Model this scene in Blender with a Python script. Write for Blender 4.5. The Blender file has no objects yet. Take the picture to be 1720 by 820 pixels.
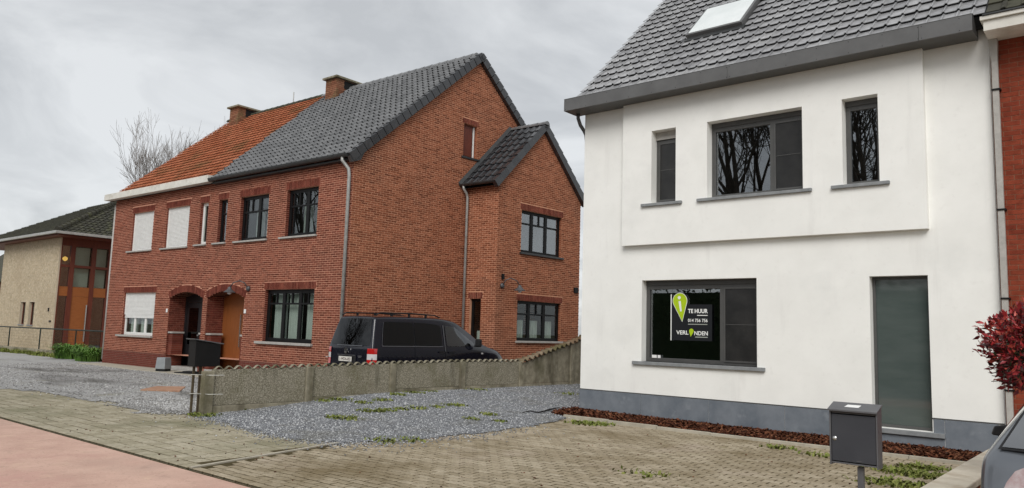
import bpy, math, random
import numpy as np
from mathutils import Matrix, Vector
rnd = random.Random(7)
nprs = np.random.RandomState(11)
SC = bpy.context.scene
COL = SC.collection

# ------------------------------------------------------------------ camera
F_PX, YAW, PITCH, ROLL, EYE = 1290.39, -0.699436, 0.1145516, 0.0293838, 1.6
def cam_axes():
    cy, sy = math.cos(YAW), math.sin(YAW); cp, sp = math.cos(PITCH), math.sin(PITCH)
    fwd = Vector((sy*cp, cy*cp, sp)); r0 = Vector((cy, -sy, 0)); u0 = r0.cross(fwd)
    cr, sr = math.cos(ROLL), math.sin(ROLL)
    return cr*r0+sr*u0, -sr*r0+cr*u0, fwd
CR, CU, CF = cam_axes()
CAM = Vector((0, 0, EYE))
cd = bpy.data.cameras.new('camera'); cam = bpy.data.objects.new('camera', cd); COL.objects.link(cam)
cd.sensor_width = 36; cd.lens = F_PX/1720*36; cd.clip_start = 0.05; cd.clip_end = 2000
cm = Matrix((( CR.x, CU.x, -CF.x, 0), (CR.y, CU.y, -CF.y, 0), (CR.z, CU.z, -CF.z, EYE), (0, 0, 0, 1)))
cam.matrix_world = cm
SC.camera = cam
SC.render.resolution_x, SC.render.resolution_y = 1024, 488
SC.view_settings.view_transform = 'Standard'; SC.view_settings.look = 'None'
SC.view_settings.exposure = 0.55; SC.view_settings.gamma = 1
# ------------------------------------------------------------------ overcast sky
SUN_EL, SUN_AZ = math.radians(40), math.radians(150)      # azimuth clockwise from +Y
world = bpy.data.worlds.new('World'); SC.world = world; world.use_nodes = True
nt = world.node_tree; nt.nodes.clear()
def N(nt, t, **k):
    n = nt.nodes.new(t)
    for a, b in k.items(): setattr(n, a, b)
    return n
sky = N(nt, 'ShaderNodeTexSky', sky_type='NISHITA', sun_disc=False, sun_elevation=SUN_EL, sun_rotation=SUN_AZ)
tc = N(nt, 'ShaderNodeTexCoord'); sep = N(nt, 'ShaderNodeSeparateXYZ'); nt.links.new(tc.outputs['Generated'], sep.inputs[0])
az = N(nt, 'ShaderNodeMath', operation='ABSOLUTE'); nt.links.new(sep.outputs[2], az.inputs[0])
ad = N(nt, 'ShaderNodeMath', operation='ADD'); nt.links.new(az.outputs[0], ad.inputs[0]); ad.inputs[1].default_value = 0.22
dv = N(nt, 'ShaderNodeVectorMath', operation='DIVIDE'); cb = N(nt, 'ShaderNodeCombineXYZ')
for i in range(3): nt.links.new(ad.outputs[0], cb.inputs[i])
nt.links.new(tc.outputs['Generated'], dv.inputs[0]); nt.links.new(cb.outputs[0], dv.inputs[1])
no = N(nt, 'ShaderNodeTexNoise'); no.inputs['Scale'].default_value = 1.5; no.inputs['Detail'].default_value = 8; no.inputs['Roughness'].default_value = .55; no.inputs['Distortion'].default_value = .7
nt.links.new(dv.outputs[0], no.inputs['Vector'])
cr_ = N(nt, 'ShaderNodeValToRGB'); nt.links.new(no.outputs['Fac'], cr_.inputs[0])
el = cr_.color_ramp.elements
el[0].position = .38; el[0].color = (.50, .515, .53, 1); el[1].position = .60; el[1].color = (.72, .735, .745, 1)
sc10 = N(nt, 'ShaderNodeVectorMath', operation='SCALE'); sc10.inputs['Scale'].default_value = 7.6
nt.links.new(cr_.outputs[0], sc10.inputs[0])
mx = N(nt, 'ShaderNodeMix', data_type='RGBA'); mx.inputs['Factor'].default_value = .93
nt.links.new(sky.outputs[0], mx.inputs['A']); nt.links.new(sc10.outputs[0], mx.inputs['B'])
bg = N(nt, 'ShaderNodeBackground'); bg.inputs['Strength'].default_value = .1; nt.links.new(mx.outputs['Result'], bg.inputs[0])
wo = N(nt, 'ShaderNodeOutputWorld'); nt.links.new(bg.outputs[0], wo.inputs[0])
sd = bpy.data.lights.new('sun', 'SUN'); sd.energy = 1.5; sd.angle = math.radians(35); sd.color = (1, .975, .94)
sun = bpy.data.objects.new('sun', sd); COL.objects.link(sun)
sdir = Vector((math.sin(SUN_AZ)*math.cos(SUN_EL), math.cos(SUN_AZ)*math.cos(SUN_EL), math.sin(SUN_EL)))
sun.rotation_euler = (-sdir).to_track_quat('-Z', 'Y').to_euler()

# ------------------------------------------------------------------ materials
MAT = {}
def mat(name, c1, c2=None, scale=3.0, detail=5, rough=.7, spec=.35, bump=0, bscale=60, island=None, metal=0, coat=0, obj_coords=False, stain=None, bdist=.01, ramp=(.35, .65), island_val=0, stretch=None):
    """c1/c2 mixed by noise; island: list of colours picked per piece; stain=(colour, scale, lo, hi)."""
    m = bpy.data.materials.new(name); m.use_nodes = True; t = m.node_tree; t.nodes.clear(); L = t.links.new
    out = N(t, 'ShaderNodeOutputMaterial'); p = N(t, 'ShaderNodeBsdfPrincipled'); L(p.outputs[0], out.inputs[0])
    p.inputs['Roughness'].default_value = rough; p.inputs['Specular IOR Level'].default_value = spec; p.inputs['Metallic'].default_value = metal
    p.inputs['Coat Weight'].default_value = coat; p.inputs['Coat Roughness'].default_value = .05
    geo = N(t, 'ShaderNodeNewGeometry')
    pos = geo.outputs['Position']
    if stretch:
        mp = N(t, 'ShaderNodeMapping'); L(pos, mp.inputs[0]); mp.inputs['Scale'].default_value = stretch; pos = mp.outputs[0]
    n1 = N(t, 'ShaderNodeTexNoise'); n1.inputs['Scale'].default_value = scale; n1.inputs['Detail'].default_value = detail; n1.inputs['Roughness'].default_value = .62
    L(pos, n1.inputs['Vector'])
    mr = N(t, 'ShaderNodeMapRange'); L(n1.outputs['Fac'], mr.inputs['Value']); mr.inputs['From Min'].default_value = ramp[0]; mr.inputs['From Max'].default_value = ramp[1]
    col = None
    if island:
        oi = N(t, 'ShaderNodeObjectInfo'); a = N(t, 'ShaderNodeMath', operation='ADD'); L(geo.outputs['Random Per Island'], a.inputs[0]); L(oi.outputs['Random'], a.inputs[1])
        fr = N(t, 'ShaderNodeMath', operation='FRACT'); L(a.outputs[0], fr.inputs[0])
        rp = N(t, 'ShaderNodeValToRGB'); L(fr.outputs[0], rp.inputs[0]); e = rp.color_ramp.elements
        rp.color_ramp.interpolation = 'CONSTANT' if len(island) > 4 else 'LINEAR'
        while len(e) < len(island): e.new(.5)
        for i, c in enumerate(island): e[i].position = i/(len(island)-1) if len(island) <= 4 else i/len(island); e[i].color = (*c, 1)
        mu = N(t, 'ShaderNodeMix', data_type='RGBA', blend_type='MULTIPLY'); mu.inputs['Factor'].default_value = 1
        L(rp.outputs[0], mu.inputs['A'])
        g = N(t, 'ShaderNodeMapRange'); L(n1.outputs['Fac'], g.inputs['Value']); g.inputs['From Min'].default_value = .25; g.inputs['From Max'].default_value = .75
        g.inputs['To Min'].default_value = .68; g.inputs['To Max'].default_value = 1.3
        cc = N(t, 'ShaderNodeCombineColor')
        for i in range(3): L(g.outputs[0], cc.inputs[i])
        L(cc.outputs[0], mu.inputs['B']); col = mu.outputs['Result']
    else:
        mi = N(t, 'ShaderNodeMix', data_type='RGBA'); L(mr.outputs[0], mi.inputs['Factor'])
        mi.inputs['A'].default_value = (*c1, 1); mi.inputs['B'].default_value = (*(c2 or c1), 1); col = mi.outputs['Result']
    if stain:
        for st in (stain if isinstance(stain, list) else [stain]):
            n2 = N(t, 'ShaderNodeTexNoise'); n2.inputs['Scale'].default_value = st[1]; n2.inputs['Detail'].default_value = 6; n2.inputs['Roughness'].default_value = .6
            if len(st) > 4:
                mp2 = N(t, 'ShaderNodeMapping'); L(geo.outputs['Position'], mp2.inputs[0]); mp2.inputs['Scale'].default_value = st[4]; L(mp2.outputs[0], n2.inputs['Vector'])
            else: L(geo.outputs['Position'], n2.inputs['Vector'])
            r2 = N(t, 'ShaderNodeMapRange'); L(n2.outputs['Fac'], r2.inputs['Value']); r2.inputs['From Min'].default_value = st[2]; r2.inputs['From Max'].default_value = st[3]
            m2 = N(t, 'ShaderNodeMix', data_type='RGBA'); L(r2.outputs[0], m2.inputs['Factor']); L(col, m2.inputs['A']); m2.inputs['B'].default_value = (*st[0], 1); col = m2.outputs['Result']
    L(col, p.inputs['Base Color'])
    if bump:
        nb = N(t, 'ShaderNodeTexNoise'); nb.inputs['Scale'].default_value = bscale; nb.inputs['Detail'].default_value = 4; L(geo.outputs['Position'], nb.inputs['Vector'])
        b = N(t, 'ShaderNodeBump'); b.inputs['Strength'].default_value = bump; b.inputs['Distance'].default_value = bdist; L(nb.outputs['Fac'], b.inputs['Height']); L(b.outputs[0], p.inputs['Normal'])
    MAT[name] = m
    return m
def glass_mat(name, tint=(.7, .74, .74), base=.16, rough=.0, wobble=0.0):
    m = bpy.data.materials.new(name); m.use_nodes = True; t = m.node_tree; t.nodes.clear(); L = t.links.new
    out = N(t, 'ShaderNodeOutputMaterial'); tr = N(t, 'ShaderNodeBsdfTransparent'); gl = N(t, 'ShaderNodeBsdfGlossy'); mi = N(t, 'ShaderNodeMixShader')
    tr.inputs[0].default_value = (*tint, 1); gl.inputs[0].default_value = (.95, .97, 1, 1); gl.inputs['Roughness'].default_value = rough
    fr = N(t, 'ShaderNodeFresnel'); fr.inputs[0].default_value = 1.5
    gg = N(t, 'ShaderNodeNewGeometry'); io = N(t, 'ShaderNodeMapRange'); L(gg.outputs['Backfacing'], io.inputs['Value']); io.inputs['To Min'].default_value = 1.5; io.inputs['To Max'].default_value = 1/1.5; L(io.outputs[0], fr.inputs[0])
    ma = N(t, 'ShaderNodeMath', operation='MULTIPLY_ADD'); L(fr.outputs[0], ma.inputs[0]); ma.inputs[1].default_value = 1-base; ma.inputs[2].default_value = base
    if wobble:
        g = N(t, 'ShaderNodeNewGeometry'); nb = N(t, 'ShaderNodeTexNoise'); nb.inputs['Scale'].default_value = 1.3; L(g.outputs['Position'], nb.inputs['Vector'])
        b = N(t, 'ShaderNodeBump'); b.inputs['Strength'].default_value = wobble; b.inputs['Distance'].default_value = .01; L(nb.outputs['Fac'], b.inputs['Height']); L(b.outputs[0], gl.inputs['Normal'])
    L(ma.outputs[0], mi.inputs[0]); L(tr.outputs[0], mi.inputs[1]); L(gl.outputs[0], mi.inputs[2]); L(mi.outputs[0], out.inputs[0])
    MAT[name] = m; return m
def emit_mat(name, c, s):
    m = bpy.data.materials.new(name); m.use_nodes = True; t = m.node_tree; t.nodes.clear()
    out = N(t, 'ShaderNodeOutputMaterial'); e = N(t, 'ShaderNodeEmission'); e.inputs[0].default_value = (*c, 1); e.inputs[1].default_value = s
    t.links.new(e.outputs[0], out.inputs[0]); MAT[name] = m; return m

mat('stucco', (.84, .836, .80), (.89, .886, .85), scale=1.6, rough=.9, spec=.15, bump=.22, bscale=170, bdist=.004, stain=[((.76, .76, .73), .9, .58, .85), ((.73, .72, .69), 2.4, .60, .88, (1.4, 1.4, .16)), ((.79, .78, .745), 9, .58, .85)])
mat('bluestone', (.125, .145, .17), (.19, .21, .235), scale=2.6, rough=.62, spec=.4, bump=.08, bscale=120, stain=((.27, .29, .31), 5, .60, .85))
mat('sill_stone', (.20, .21, .215), (.27, .28, .285), scale=8, rough=.6, bump=.1, bscale=140)
mat('sill_pale', (.36, .345, .32), (.45, .43, .40), scale=9, rough=.75, bump=.1, bscale=140)
mat('fascia_grey', (.105, .105, .105), (.13, .13, .13), scale=3, rough=.45, spec=.45)
mat('frame_grey', (.068, .068, .066), (.082, .081, .078), scale=5, rough=.4, spec=.5)
mat('frame_black', (.006, .006, .0065), (.009, .009, .0095), scale=5, rough=.45, spec=.2)
mat('frame_white', (.78, .77, .74), (.84, .83, .80), scale=5, rough=.4, spec=.5)
mat('shutter_white', (.70, .70, .68), (.77, .77, .75), scale=7, rough=.5)
mat('screen_dark', (.016, .016, .016), (.03, .029, .028), scale=3, rough=.28, spec=.45)
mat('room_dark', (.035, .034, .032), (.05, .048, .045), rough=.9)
mat('curtain', (.62, .63, .60), (.76, .77, .74), scale=14, rough=.9, stretch=(3, 3, .12))
mat('zinc', (.36, .36, .345), (.47, .47, .45), scale=9, rough=.45, spec=.5, metal=.35, stain=((.26, .25, .22), 4, .55, .8))
mat('gutter_dark', (.028, .03, .031), (.045, .046, .046), scale=6, rough=.4, spec=.5)
mat('gutter_white', (.64, .62, .565), (.74, .72, .66), scale=3, rough=.6, stain=((.45, .42, .35), 2.5, .56, .8))
def brick(name, cols, **k):
    return mat(name, (0, 0, 0), island=cols, scale=9, rough=.9, spec=.12, bump=.35, bscale=120, bdist=.004, **k)
brick('brick_front', [(.115, .032, .020), (.19, .055, .034), (.26, .085, .053), (.15, .042, .027)], stain=[((.12, .045, .03), .35, .54, .78), ((.23, .085, .055), 1.2, .6, .85)])
brick('brick_gable', [(.16, .051, .027), (.26, .087, .045), (.34, .125, .068), (.205, .066, .034)], stain=[((.15, .062, .04), .4, .53, .78), ((.33, .22, .17), .75, .66, .9)])
brick('brick_lintel', [(.12, .032, .022), (.16, .044, .03), (.20, .06, .04), (.14, .036, .026)])
brick('brick_plinth', [(.13, .032, .025), (.16, .040, .030), (.15, .037, .027), (.145, .034, .026)])
brick('brick_red', [(.20, .042, .022), (.25, .055, .03), (.23, .048, .025), (.18, .036, .02)])
brick('brick_wall', [(.24, .085, .04), (.32, .12, .06), (.28, .10, .05), (.36, .16, .09)])
brick('brick_chimney', [(.20, .085, .05), (.26, .11, .065), (.30, .15, .09), (.23, .095, .055)], stain=((.16, .14, .07), 2.2, .5, .75))
mat('mortar_front', (.53, .255, .170), (.64, .335, .235), scale=7, rough=.95, spec=.1, bump=.3, bscale=150)
mat('mortar_gable', (.57, .28, .170), (.68, .365, .235), scale=5, rough=.95, spec=.1, bump=.3, bscale=150)
mat('mortar_dark', (.19, .10, .075), (.24, .13, .10), scale=5, rough=.95, spec=.1)
mat('mortar_red', (.22, .10, .065), (.28, .14, .09), scale=5, rough=.95, spec=.1)
mat('mortar_beige', (.50, .43, .32), (.56, .48, .37), scale=2, rough=.95, spec=.1)
brick('brick_beige', [(.45, .37, .255), (.49, .41, .29), (.52, .44, .32), (.47, .39, .27)], stain=((.40, .32, .22), .5, .5, .8))
mat('tile_white_house', (0, 0, 0), island=[(.23, .23, .237), (.30, .30, .307), (.38, .38, .385), (.265, .265, .272)], scale=12, rough=.32, spec=.7, bump=.12, bscale=90, bdist=.003, stain=((.22, .215, .19), 6, .58, .8))
mat('tile_grey', (0, 0, 0), island=[(.115, .117, .12), (.15, .152, .155), (.19, .192, .195), (.13, .132, .135)], scale=10, rough=.34, spec=.75, bump=.1, bscale=90, bdist=.003)
mat('tile_black', (0, 0, 0), island=[(.022, .023, .026), (.032, .033, .036), (.04, .041, .044), (.027, .028, .03)], scale=10, rough=.24, spec=.7, bump=.08, bscale=60, bdist=.003)
mat('tile_orange', (0, 0, 0), island=[(.29, .095, .047), (.37, .13, .065), (.42, .165, .09), (.33, .11, .053)], scale=7, rough=.85, spec=.15, bump=.25, bscale=80, stain=((.19, .105, .05), 1.1, .5, .76))
mat('tile_moss', (0, 0, 0), island=[(.045, .043, .034), (.06, .058, .045), (.075, .073, .05), (.05, .05, .038)], scale=6, rough=.85, spec=.2, bump=.3, bscale=60, stain=((.10, .105, .045), 2.2, .55, .8))
mat('tile_underlay', (.012, .012, .012), rough=.9)
mat('orange_under', (.08, .03, .017), rough=.9)
mat('wood_door', (.20, .062, .016), (.27, .088, .024), scale=6, rough=.5, spec=.4, stretch=(6, 6, .35))
mat('wood_frame', (.105, .022, .012), (.15, .036, .018), scale=6, rough=.5, spec=.4, stretch=(6, 6, .4))
mat('wood_panel', (.25, .075, .018), (.33, .11, .028), scale=6, rough=.5, spec=.4, stretch=(.6, .6, 6))
mat('door_black', (.012, .012, .014), (.018, .018, .02), rough=.35, spec=.5)
mat('frosted', (.070, .090, .085), (.088, .108, .102), scale=1.2, rough=.045, spec=.7, stretch=(1, 1, 4))
mat('blind_pale', (.62, .65, .58), (.70, .73, .66), scale=1.5, rough=.8)
mat('asphalt', (.045, .045, .046), (.06, .06, .06), scale=8, rough=.9, bump=.3, bscale=300)
mat('bike_path', (.51, .33, .265), (.60, .405, .325), scale=1.7, rough=.92, spec=.15, bump=.25, bscale=260, bdist=.004, stain=[((.50, .29, .245), .6, .5, .7), ((.64, .47, .34), 3.0, .58, .85), ((.38, .25, .19), 30, .58, .72), ((.66, .52, .42), 45, .60, .75), ((.44, .31, .25), .35, .55, .72), ((.40, .27, .215), 4.5, .58, .8)])
PAVE = [(.285, .238, .165), (.345, .29, .205), (.41, .352, .26), (.315, .263, .185)]
mat('paver_drive', (0, 0, 0), island=PAVE, scale=22, rough=.92, spec=.12, bump=.45, bscale=120, bdist=.006, stain=[((.165, .125, .066), .6, .47, .72), ((.42, .35, .28), .8, .56, .8), ((.15, .135, .052), 1.3, .64, .8)])
mat('paver_walk', (0, 0, 0), island=[(.30, .268, .19), (.355, .318, .23), (.41, .37, .28), (.325, .29, .21)], scale=18, rough=.92, spec=.12, bump=.35, bscale=120, bdist=.005, stain=[((.20, .19, .12), .7, .5, .75), ((.42, .40, .34), 1.1, .62, .85)])
mat('joint_soil', (.055, .043, .022), (.105, .085, .045), scale=9, rough=1, spec=.05, bump=.4, bscale=120)
mat('kerb_concrete', (.36, .33, .265), (.46, .42, .34), scale=5, rough=.9, bump=.3, bscale=150)
mat('gravel_base', (.17, .175, .185), (.32, .33, .345), scale=38, rough=.95, spec=.15, bump=.9, bscale=70, bdist=.02, ramp=(.3, .7), stain=((.19, .18, .14), .9, .55, .8))
mat('gravel_stone', (0, 0, 0), island=[(.14, .145, .155), (.23, .237, .25), (.33, .34, .355), (.56, .565, .57), (.19, .195, .205), (.28, .287, .30)], scale=30, rough=.85, spec=.2, stain=[((.17, .165, .14), .9, .52, .8), ((.36, .36, .355), 1.7, .6, .9)])
mat('gravel_pale', (.29, .285, .275), (.46, .455, .445), scale=26, rough=.95, spec=.12, bump=.9, bscale=60, bdist=.02, stain=[((.155, .15, .14), .42, .52, .68, (.6, 1.8, 1)), ((.25, .235, .17), 1.0, .56, .8)])
mat('gravel_stone_pale', (0, 0, 0), island=[(.22, .215, .21), (.35, .345, .34), (.48, .475, .47), (.64, .635, .62), (.28, .27, .25), (.40, .395, .39)], scale=30, rough=.9, spec=.15, stain=((.16, .155, .145), .42, .50, .66, (.6, 1.8, 1)))
mat('bark', (0, 0, 0), island=[(.055, .018, .010), (.10, .034, .018), (.15, .055, .028), (.075, .026, .014), (.035, .014, .009), (.19, .085, .045)], scale=20, rough=.95, spec=.1)
mat('soil', (.05, .026, .016), (.075, .04, .024), scale=12, rough=1)
mat('land', (.08, .085, .04), (.12, .11, .06), scale=.5, rough=1)
mat('concrete_old', (.23, .205, .15), (.36, .33, .25), scale=7, rough=.95, spec=.1, bump=.55, bscale=75, bdist=.012, stain=[((.088, .085, .040), 1.1, .48, .72), ((.10, .088, .06), 3, .5, .75, (1, 1, .25))])
mat('concrete_pebble', (.20, .18, .13), (.43, .40, .32), scale=46, detail=2, rough=.95, spec=.12, bump=1.0, bscale=48, bdist=.02, ramp=(.42, .66), stain=[((.13, .12, .06), 1.5, .5, .78), ((.11, .10, .07), 4, .54, .8, (1, 1, .2))])
mat('cap_tile', (0, 0, 0), island=[(.17, .10, .06), (.24, .16, .10), (.26, .21, .15), (.20, .14, .09)], scale=12, rough=.95, spec=.1, bump=.5, bscale=60, stain=((.13, .125, .06), 1.3, .42, .62))
mat('wire', (.55, .54, .50), rough=.5, metal=.5)
mat('box_black', (.005, .005, .0055), (.008, .008, .008), rough=.5, spec=.25)
mat('iron_post', (.06, .045, .03), (.11, .085, .05), scale=14, rough=.85)
mat('mailbox_grey', (.043, .046, .054), (.052, .055, .063), scale=5, rough=.42, spec=.45)
mat('mailbox_lid', (.10, .10, .105), (.115, .115, .12), scale=5, rough=.38, spec=.5)
mat('steel', (.55, .55, .54), rough=.25, metal=.9)
mat('paper', (.8, .8, .78), rough=.8)
mat('van_paint', (.0040, .0045, .010), (.005, .0055, .012), rough=.25, spec=.25, coat=.75)
mat('van_trim', (.010, .010, .011), rough=.5)
mat('car_paint', (.125, .138, .155), (.135, .148, .165), scale=3, rough=.28, spec=.5, metal=.45, coat=1.0)
mat('rubber', (.012, .012, .012), rough=.85)
mat('rim', (.40, .41, .42), rough=.3, metal=.8)
mat('lamp_red', (.42, .012, .012), (.5, .016, .015), rough=.12, spec=.6, coat=1)
mat('lamp_clear', (.62, .60, .60), rough=.12, spec=.6, coat=1)
mat('lamp_pink', (.36, .24, .24), (.48, .42, .42), scale=16, rough=.12, spec=.6, coat=1)
mat('plate_white', (.74, .72, .66), rough=.4)
mat('plate_text', (.07, .035, .035), rough=.5)
mat('chrome', (.75, .76, .77), rough=.12, metal=1)
mat('trim_shine', (.17, .175, .19), rough=.25, metal=.7)
glass_mat('glass_house', (.62, .66, .66), .17, wobble=.03)
glass_mat('glass_clear', (.80, .84, .82), .0, wobble=.03)
glass_mat('glass_vehicle', (.22, .235, .23), .10)
glass_mat('glass_rear', (.22, .235, .23), .26)
glass_mat('glass_mid', (.74, .78, .77), .045, wobble=.03)
glass_mat('glass_van', (.02, .021, .022), .0)
mat('sign_board', (.005, .006, .009), rough=.5, spec=.4)
mat('sign_lime', (.40, .56, .012), rough=.5, spec=.3)
mat('sign_white', (.82, .83, .80), rough=.5, spec=.3)
mat('sign_grey', (.38, .40, .36), rough=.5, spec=.3)
mat('coping', (.50, .45, .36), (.62, .57, .47), scale=5, rough=.85, bump=.35, bscale=80, stain=((.40, .33, .24), 3, .52, .75))
mat('bucket', (.25, .27, .28), (.31, .33, .34), scale=5, rough=.6)
mat('rust_plate', (.34, .185, .115), (.44, .26, .17), scale=6, rough=.95, bump=.3, bscale=60)
mat('stick', (.012, .011, .010), rough=.9)
mat('twig', (.19, .165, .15), (.25, .225, .205), scale=6, rough=.95, spec=.1)
mat('trunk_dark', (.05, .043, .036), (.085, .075, .062), scale=5, rough=.95, spec=.1, bump=.6, bscale=30)
mat('leaf_red', (0, 0, 0), island=[(.10, .008, .012), (.21, .016, .022), (.36, .03, .032), (.44, .07, .05), (.06, .014, .012), (.28, .02, .024)], scale=9, rough=.42, spec=.45)
mat('leaf_green_dark', (0, 0, 0), island=[(.018, .035, .012), (.03, .055, .018), (.045, .07, .022), (.03, .022, .014)], scale=9, rough=.42, spec=.45)
mat('grass', (0, 0, 0), island=[(.12, .155, .03), (.17, .205, .045), (.24, .25, .075), (.14, .17, .035)], scale=9, rough=.75, spec=.2)
mat('bush_leaf', (0, 0, 0), island=[(.06, .14, .02), (.10, .21, .03), (.15, .27, .05), (.07, .16, .025)], scale=9, rough=.6, spec=.3)
mat('hedge_leaf', (0, 0, 0), island=[(.012, .026, .010), (.02, .038, .014), (.03, .05, .018), (.016, .03, .011)], scale=9, rough=.6, spec=.2)
mat('skylight_pane', (.66, .70, .69), (.78, .81, .80), scale=1.2, rough=.12, spec=.6)  # pale base colour paints in the mirrored white sky and the blind behind
mat('fence_green', (.012, .022, .018), rough=.5)
mat('copper', (.09, .09, .095), (.13, .13, .135), rough=.5, metal=.4)
emit_mat('bulb', (1, .55, .12), 1.6)

# ------------------------------------------------------------------ mesh helpers
WORLD_T = {}
class MB:
    def __init__(s): s.v = []; s.f = []
    def add(s, vs, fs):
        o = len(s.v); s.v.extend([tuple(p) for p in vs]); s.f.extend([tuple(i+o for i in f) for f in fs]); return s
    def quad(s, a, b, c, d): return s.add([a, b, c, d], [(0, 1, 2, 3)])
    def box(s, lo, hi, M=None):
        P = [Vector((x, y, z)) for x in (lo[0], hi[0]) for y in (lo[1], hi[1]) for z in (lo[2], hi[2])]
        if M is not None: P = [M @ p for p in P]
        return s.add(P, [(0, 1, 3, 2), (4, 6, 7, 5), (0, 4, 5, 1), (2, 3, 7, 6), (0, 2, 6, 4), (1, 5, 7, 3)])
    def prism(s, poly, M, d0, d1):
        """poly in (u, z) of frame M (x=u, y=outward normal, z=up); extruded along the normal d0..d1."""
        n = len(poly)
        a = [M @ Vector((p[0], d0, p[1])) for p in poly]; b = [M @ Vector((p[0], d1, p[1])) for p in poly]
        fs = [tuple(range(n-1, -1, -1)), tuple(range(n, 2*n))] + [(i, (i+1) % n, n+(i+1) % n, n+i) for i in range(n)]
        return s.add(a+b, fs)
    def tube(s, pts, r, n=8, caps=True):
        pts = [Vector(p) for p in pts]; rs = r if isinstance(r, (list, tuple)) else [r]*len(pts); rings = []
        prev = None
        for i, p in enumerate(pts):
            d = (pts[min(i+1, len(pts)-1)]-pts[max(i-1, 0)]).normalized()
            if prev is None: prev = d.orthogonal().normalized()
            x = (prev-d*prev.dot(d)); x = x.normalized() if x.length > 1e-6 else d.orthogonal().normalized(); prev = x; y = d.cross(x)
            rings.append([p+(x*math.cos(2*math.pi*k/n)+y*math.sin(2*math.pi*k/n))*rs[i] for k in range(n)])
        o = len(s.v)
        for rg in rings: s.v.extend([tuple(q) for q in rg])
        for i in range(len(rings)-1):
            for k in range(n):
                s.f.append((o+i*n+k, o+i*n+(k+1) % n, o+(i+1)*n+(k+1) % n, o+(i+1)*n+k))
        if caps:
            s.f.append(tuple(o+k for k in range(n-1, -1, -1))); s.f.append(tuple(o+(len(rings)-1)*n+k for k in range(n)))
        return s
    def lathe(s, prof, M, n=20, closed=False):
        o = len(s.v)
        for r, z in prof:
            for k in range(n): s.v.append(tuple(M @ Vector((r*math.cos(2*math.pi*k/n), r*math.sin(2*math.pi*k/n), z))))
        for i in range(len(prof)-1):
            for k in range(n): s.f.append((o+i*n+k, o+i*n+(k+1) % n, o+(i+1)*n+(k+1) % n, o+(i+1)*n+k))
        return s
    def mesh(s, name, m, smooth=False):
        me = bpy.data.meshes.new(name); me.from_pydata(s.v, [], s.f); me.update()
        if m: me.materials.append(MAT[m] if isinstance(m, str) else m)
        if smooth: me.polygons.foreach_set('use_smooth', [True]*len(me.polygons))
        return me
    def build(s, name, m, parent=None, smooth=False, bevel=0, label=None, fix=False):
        o = link(name, s.mesh(name, m, smooth), parent)
        if fix: fixn(o)
        if bevel:
            b = o.modifiers.new('bevel', 'BEVEL'); b.width = bevel; b.segments = 2; b.limit_method = 'ANGLE'
        if label: o['label'] = label
        return o
def fixn(o):
    import bmesh
    bm = bmesh.new(); bm.from_mesh(o.data); bmesh.ops.recalc_face_normals(bm, faces=bm.faces); bm.to_mesh(o.data); bm.free()
def setparent(o, parent):
    if parent is not None:
        o.parent = parent; o.matrix_parent_inverse = WORLD_T.get(parent.name, Matrix.Identity(4)).inverted()
def link(name, data, parent=None, M=None):
    o = bpy.data.objects.new(name, data); COL.objects.link(o); setparent(o, parent)
    if M is not None:
        o.matrix_basis = M
        WORLD_T[o.name] = M.copy()
    return o
def tag(o, label=None, cat=None, group=None, kind=None):
    if label: o['label'] = label
    if cat: o['category'] = cat
    if group: o['group'] = group
    if kind: o['kind'] = kind
    return o
def thing(name, loc, label, cat, group=None):
    o = bpy.data.objects.new(name, None); COL.objects.link(o); o.location = loc; o.empty_display_size = .2
    WORLD_T[o.name] = Matrix.Translation(Vector(loc)); return tag(o, label, cat, group)
def npmesh(name, V, Fc, m, parent=None):
    me = bpy.data.meshes.new(name); V = np.asarray(V, np.float32); Fc = np.asarray(Fc, np.int32); k = Fc.shape[1]
    me.vertices.add(len(V)); me.vertices.foreach_set('co', V.ravel()); me.loops.add(Fc.size); me.loops.foreach_set('vertex_index', Fc.ravel())
    me.polygons.add(len(Fc)); me.polygons.foreach_set('loop_start', np.arange(0, Fc.size, k, dtype=np.int32)); me.polygons.foreach_set('loop_total', np.full(len(Fc), k, np.int32))
    me.update(calc_edges=True); me.validate(); me.materials.append(MAT[m]); return link(name, me, parent)
def frame(O, U, Nn):
    """local x along the wall, local y outward, local z up"""
    U = Vector(U).normalized(); Nn = Vector(Nn).normalized(); Z = Vector((0, 0, 1)); O = Vector(O)
    return Matrix(((U.x, Nn.x, Z.x, O.x), (U.y, Nn.y, Z.y, O.y), (U.z, Nn.z, Z.z, O.z), (0, 0, 0, 1)))
def clip_poly(poly, hps):
    for (a, b, c) in hps:
        out = []
        for i in range(len(poly)):
            p, q = poly[i], poly[(i+1) % len(poly)]; dp = a*p[0]+b*p[1]-c; dq = a*q[0]+b*q[1]-c
            if dp <= 0: out.append(p)
            if dp*dq < 0:
                t = dp/(dp-dq); out.append((p[0]+(q[0]-p[0])*t, p[1]+(q[1]-p[1])*t))
        poly = out
        if len(poly) < 3: return []
    return poly
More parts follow.
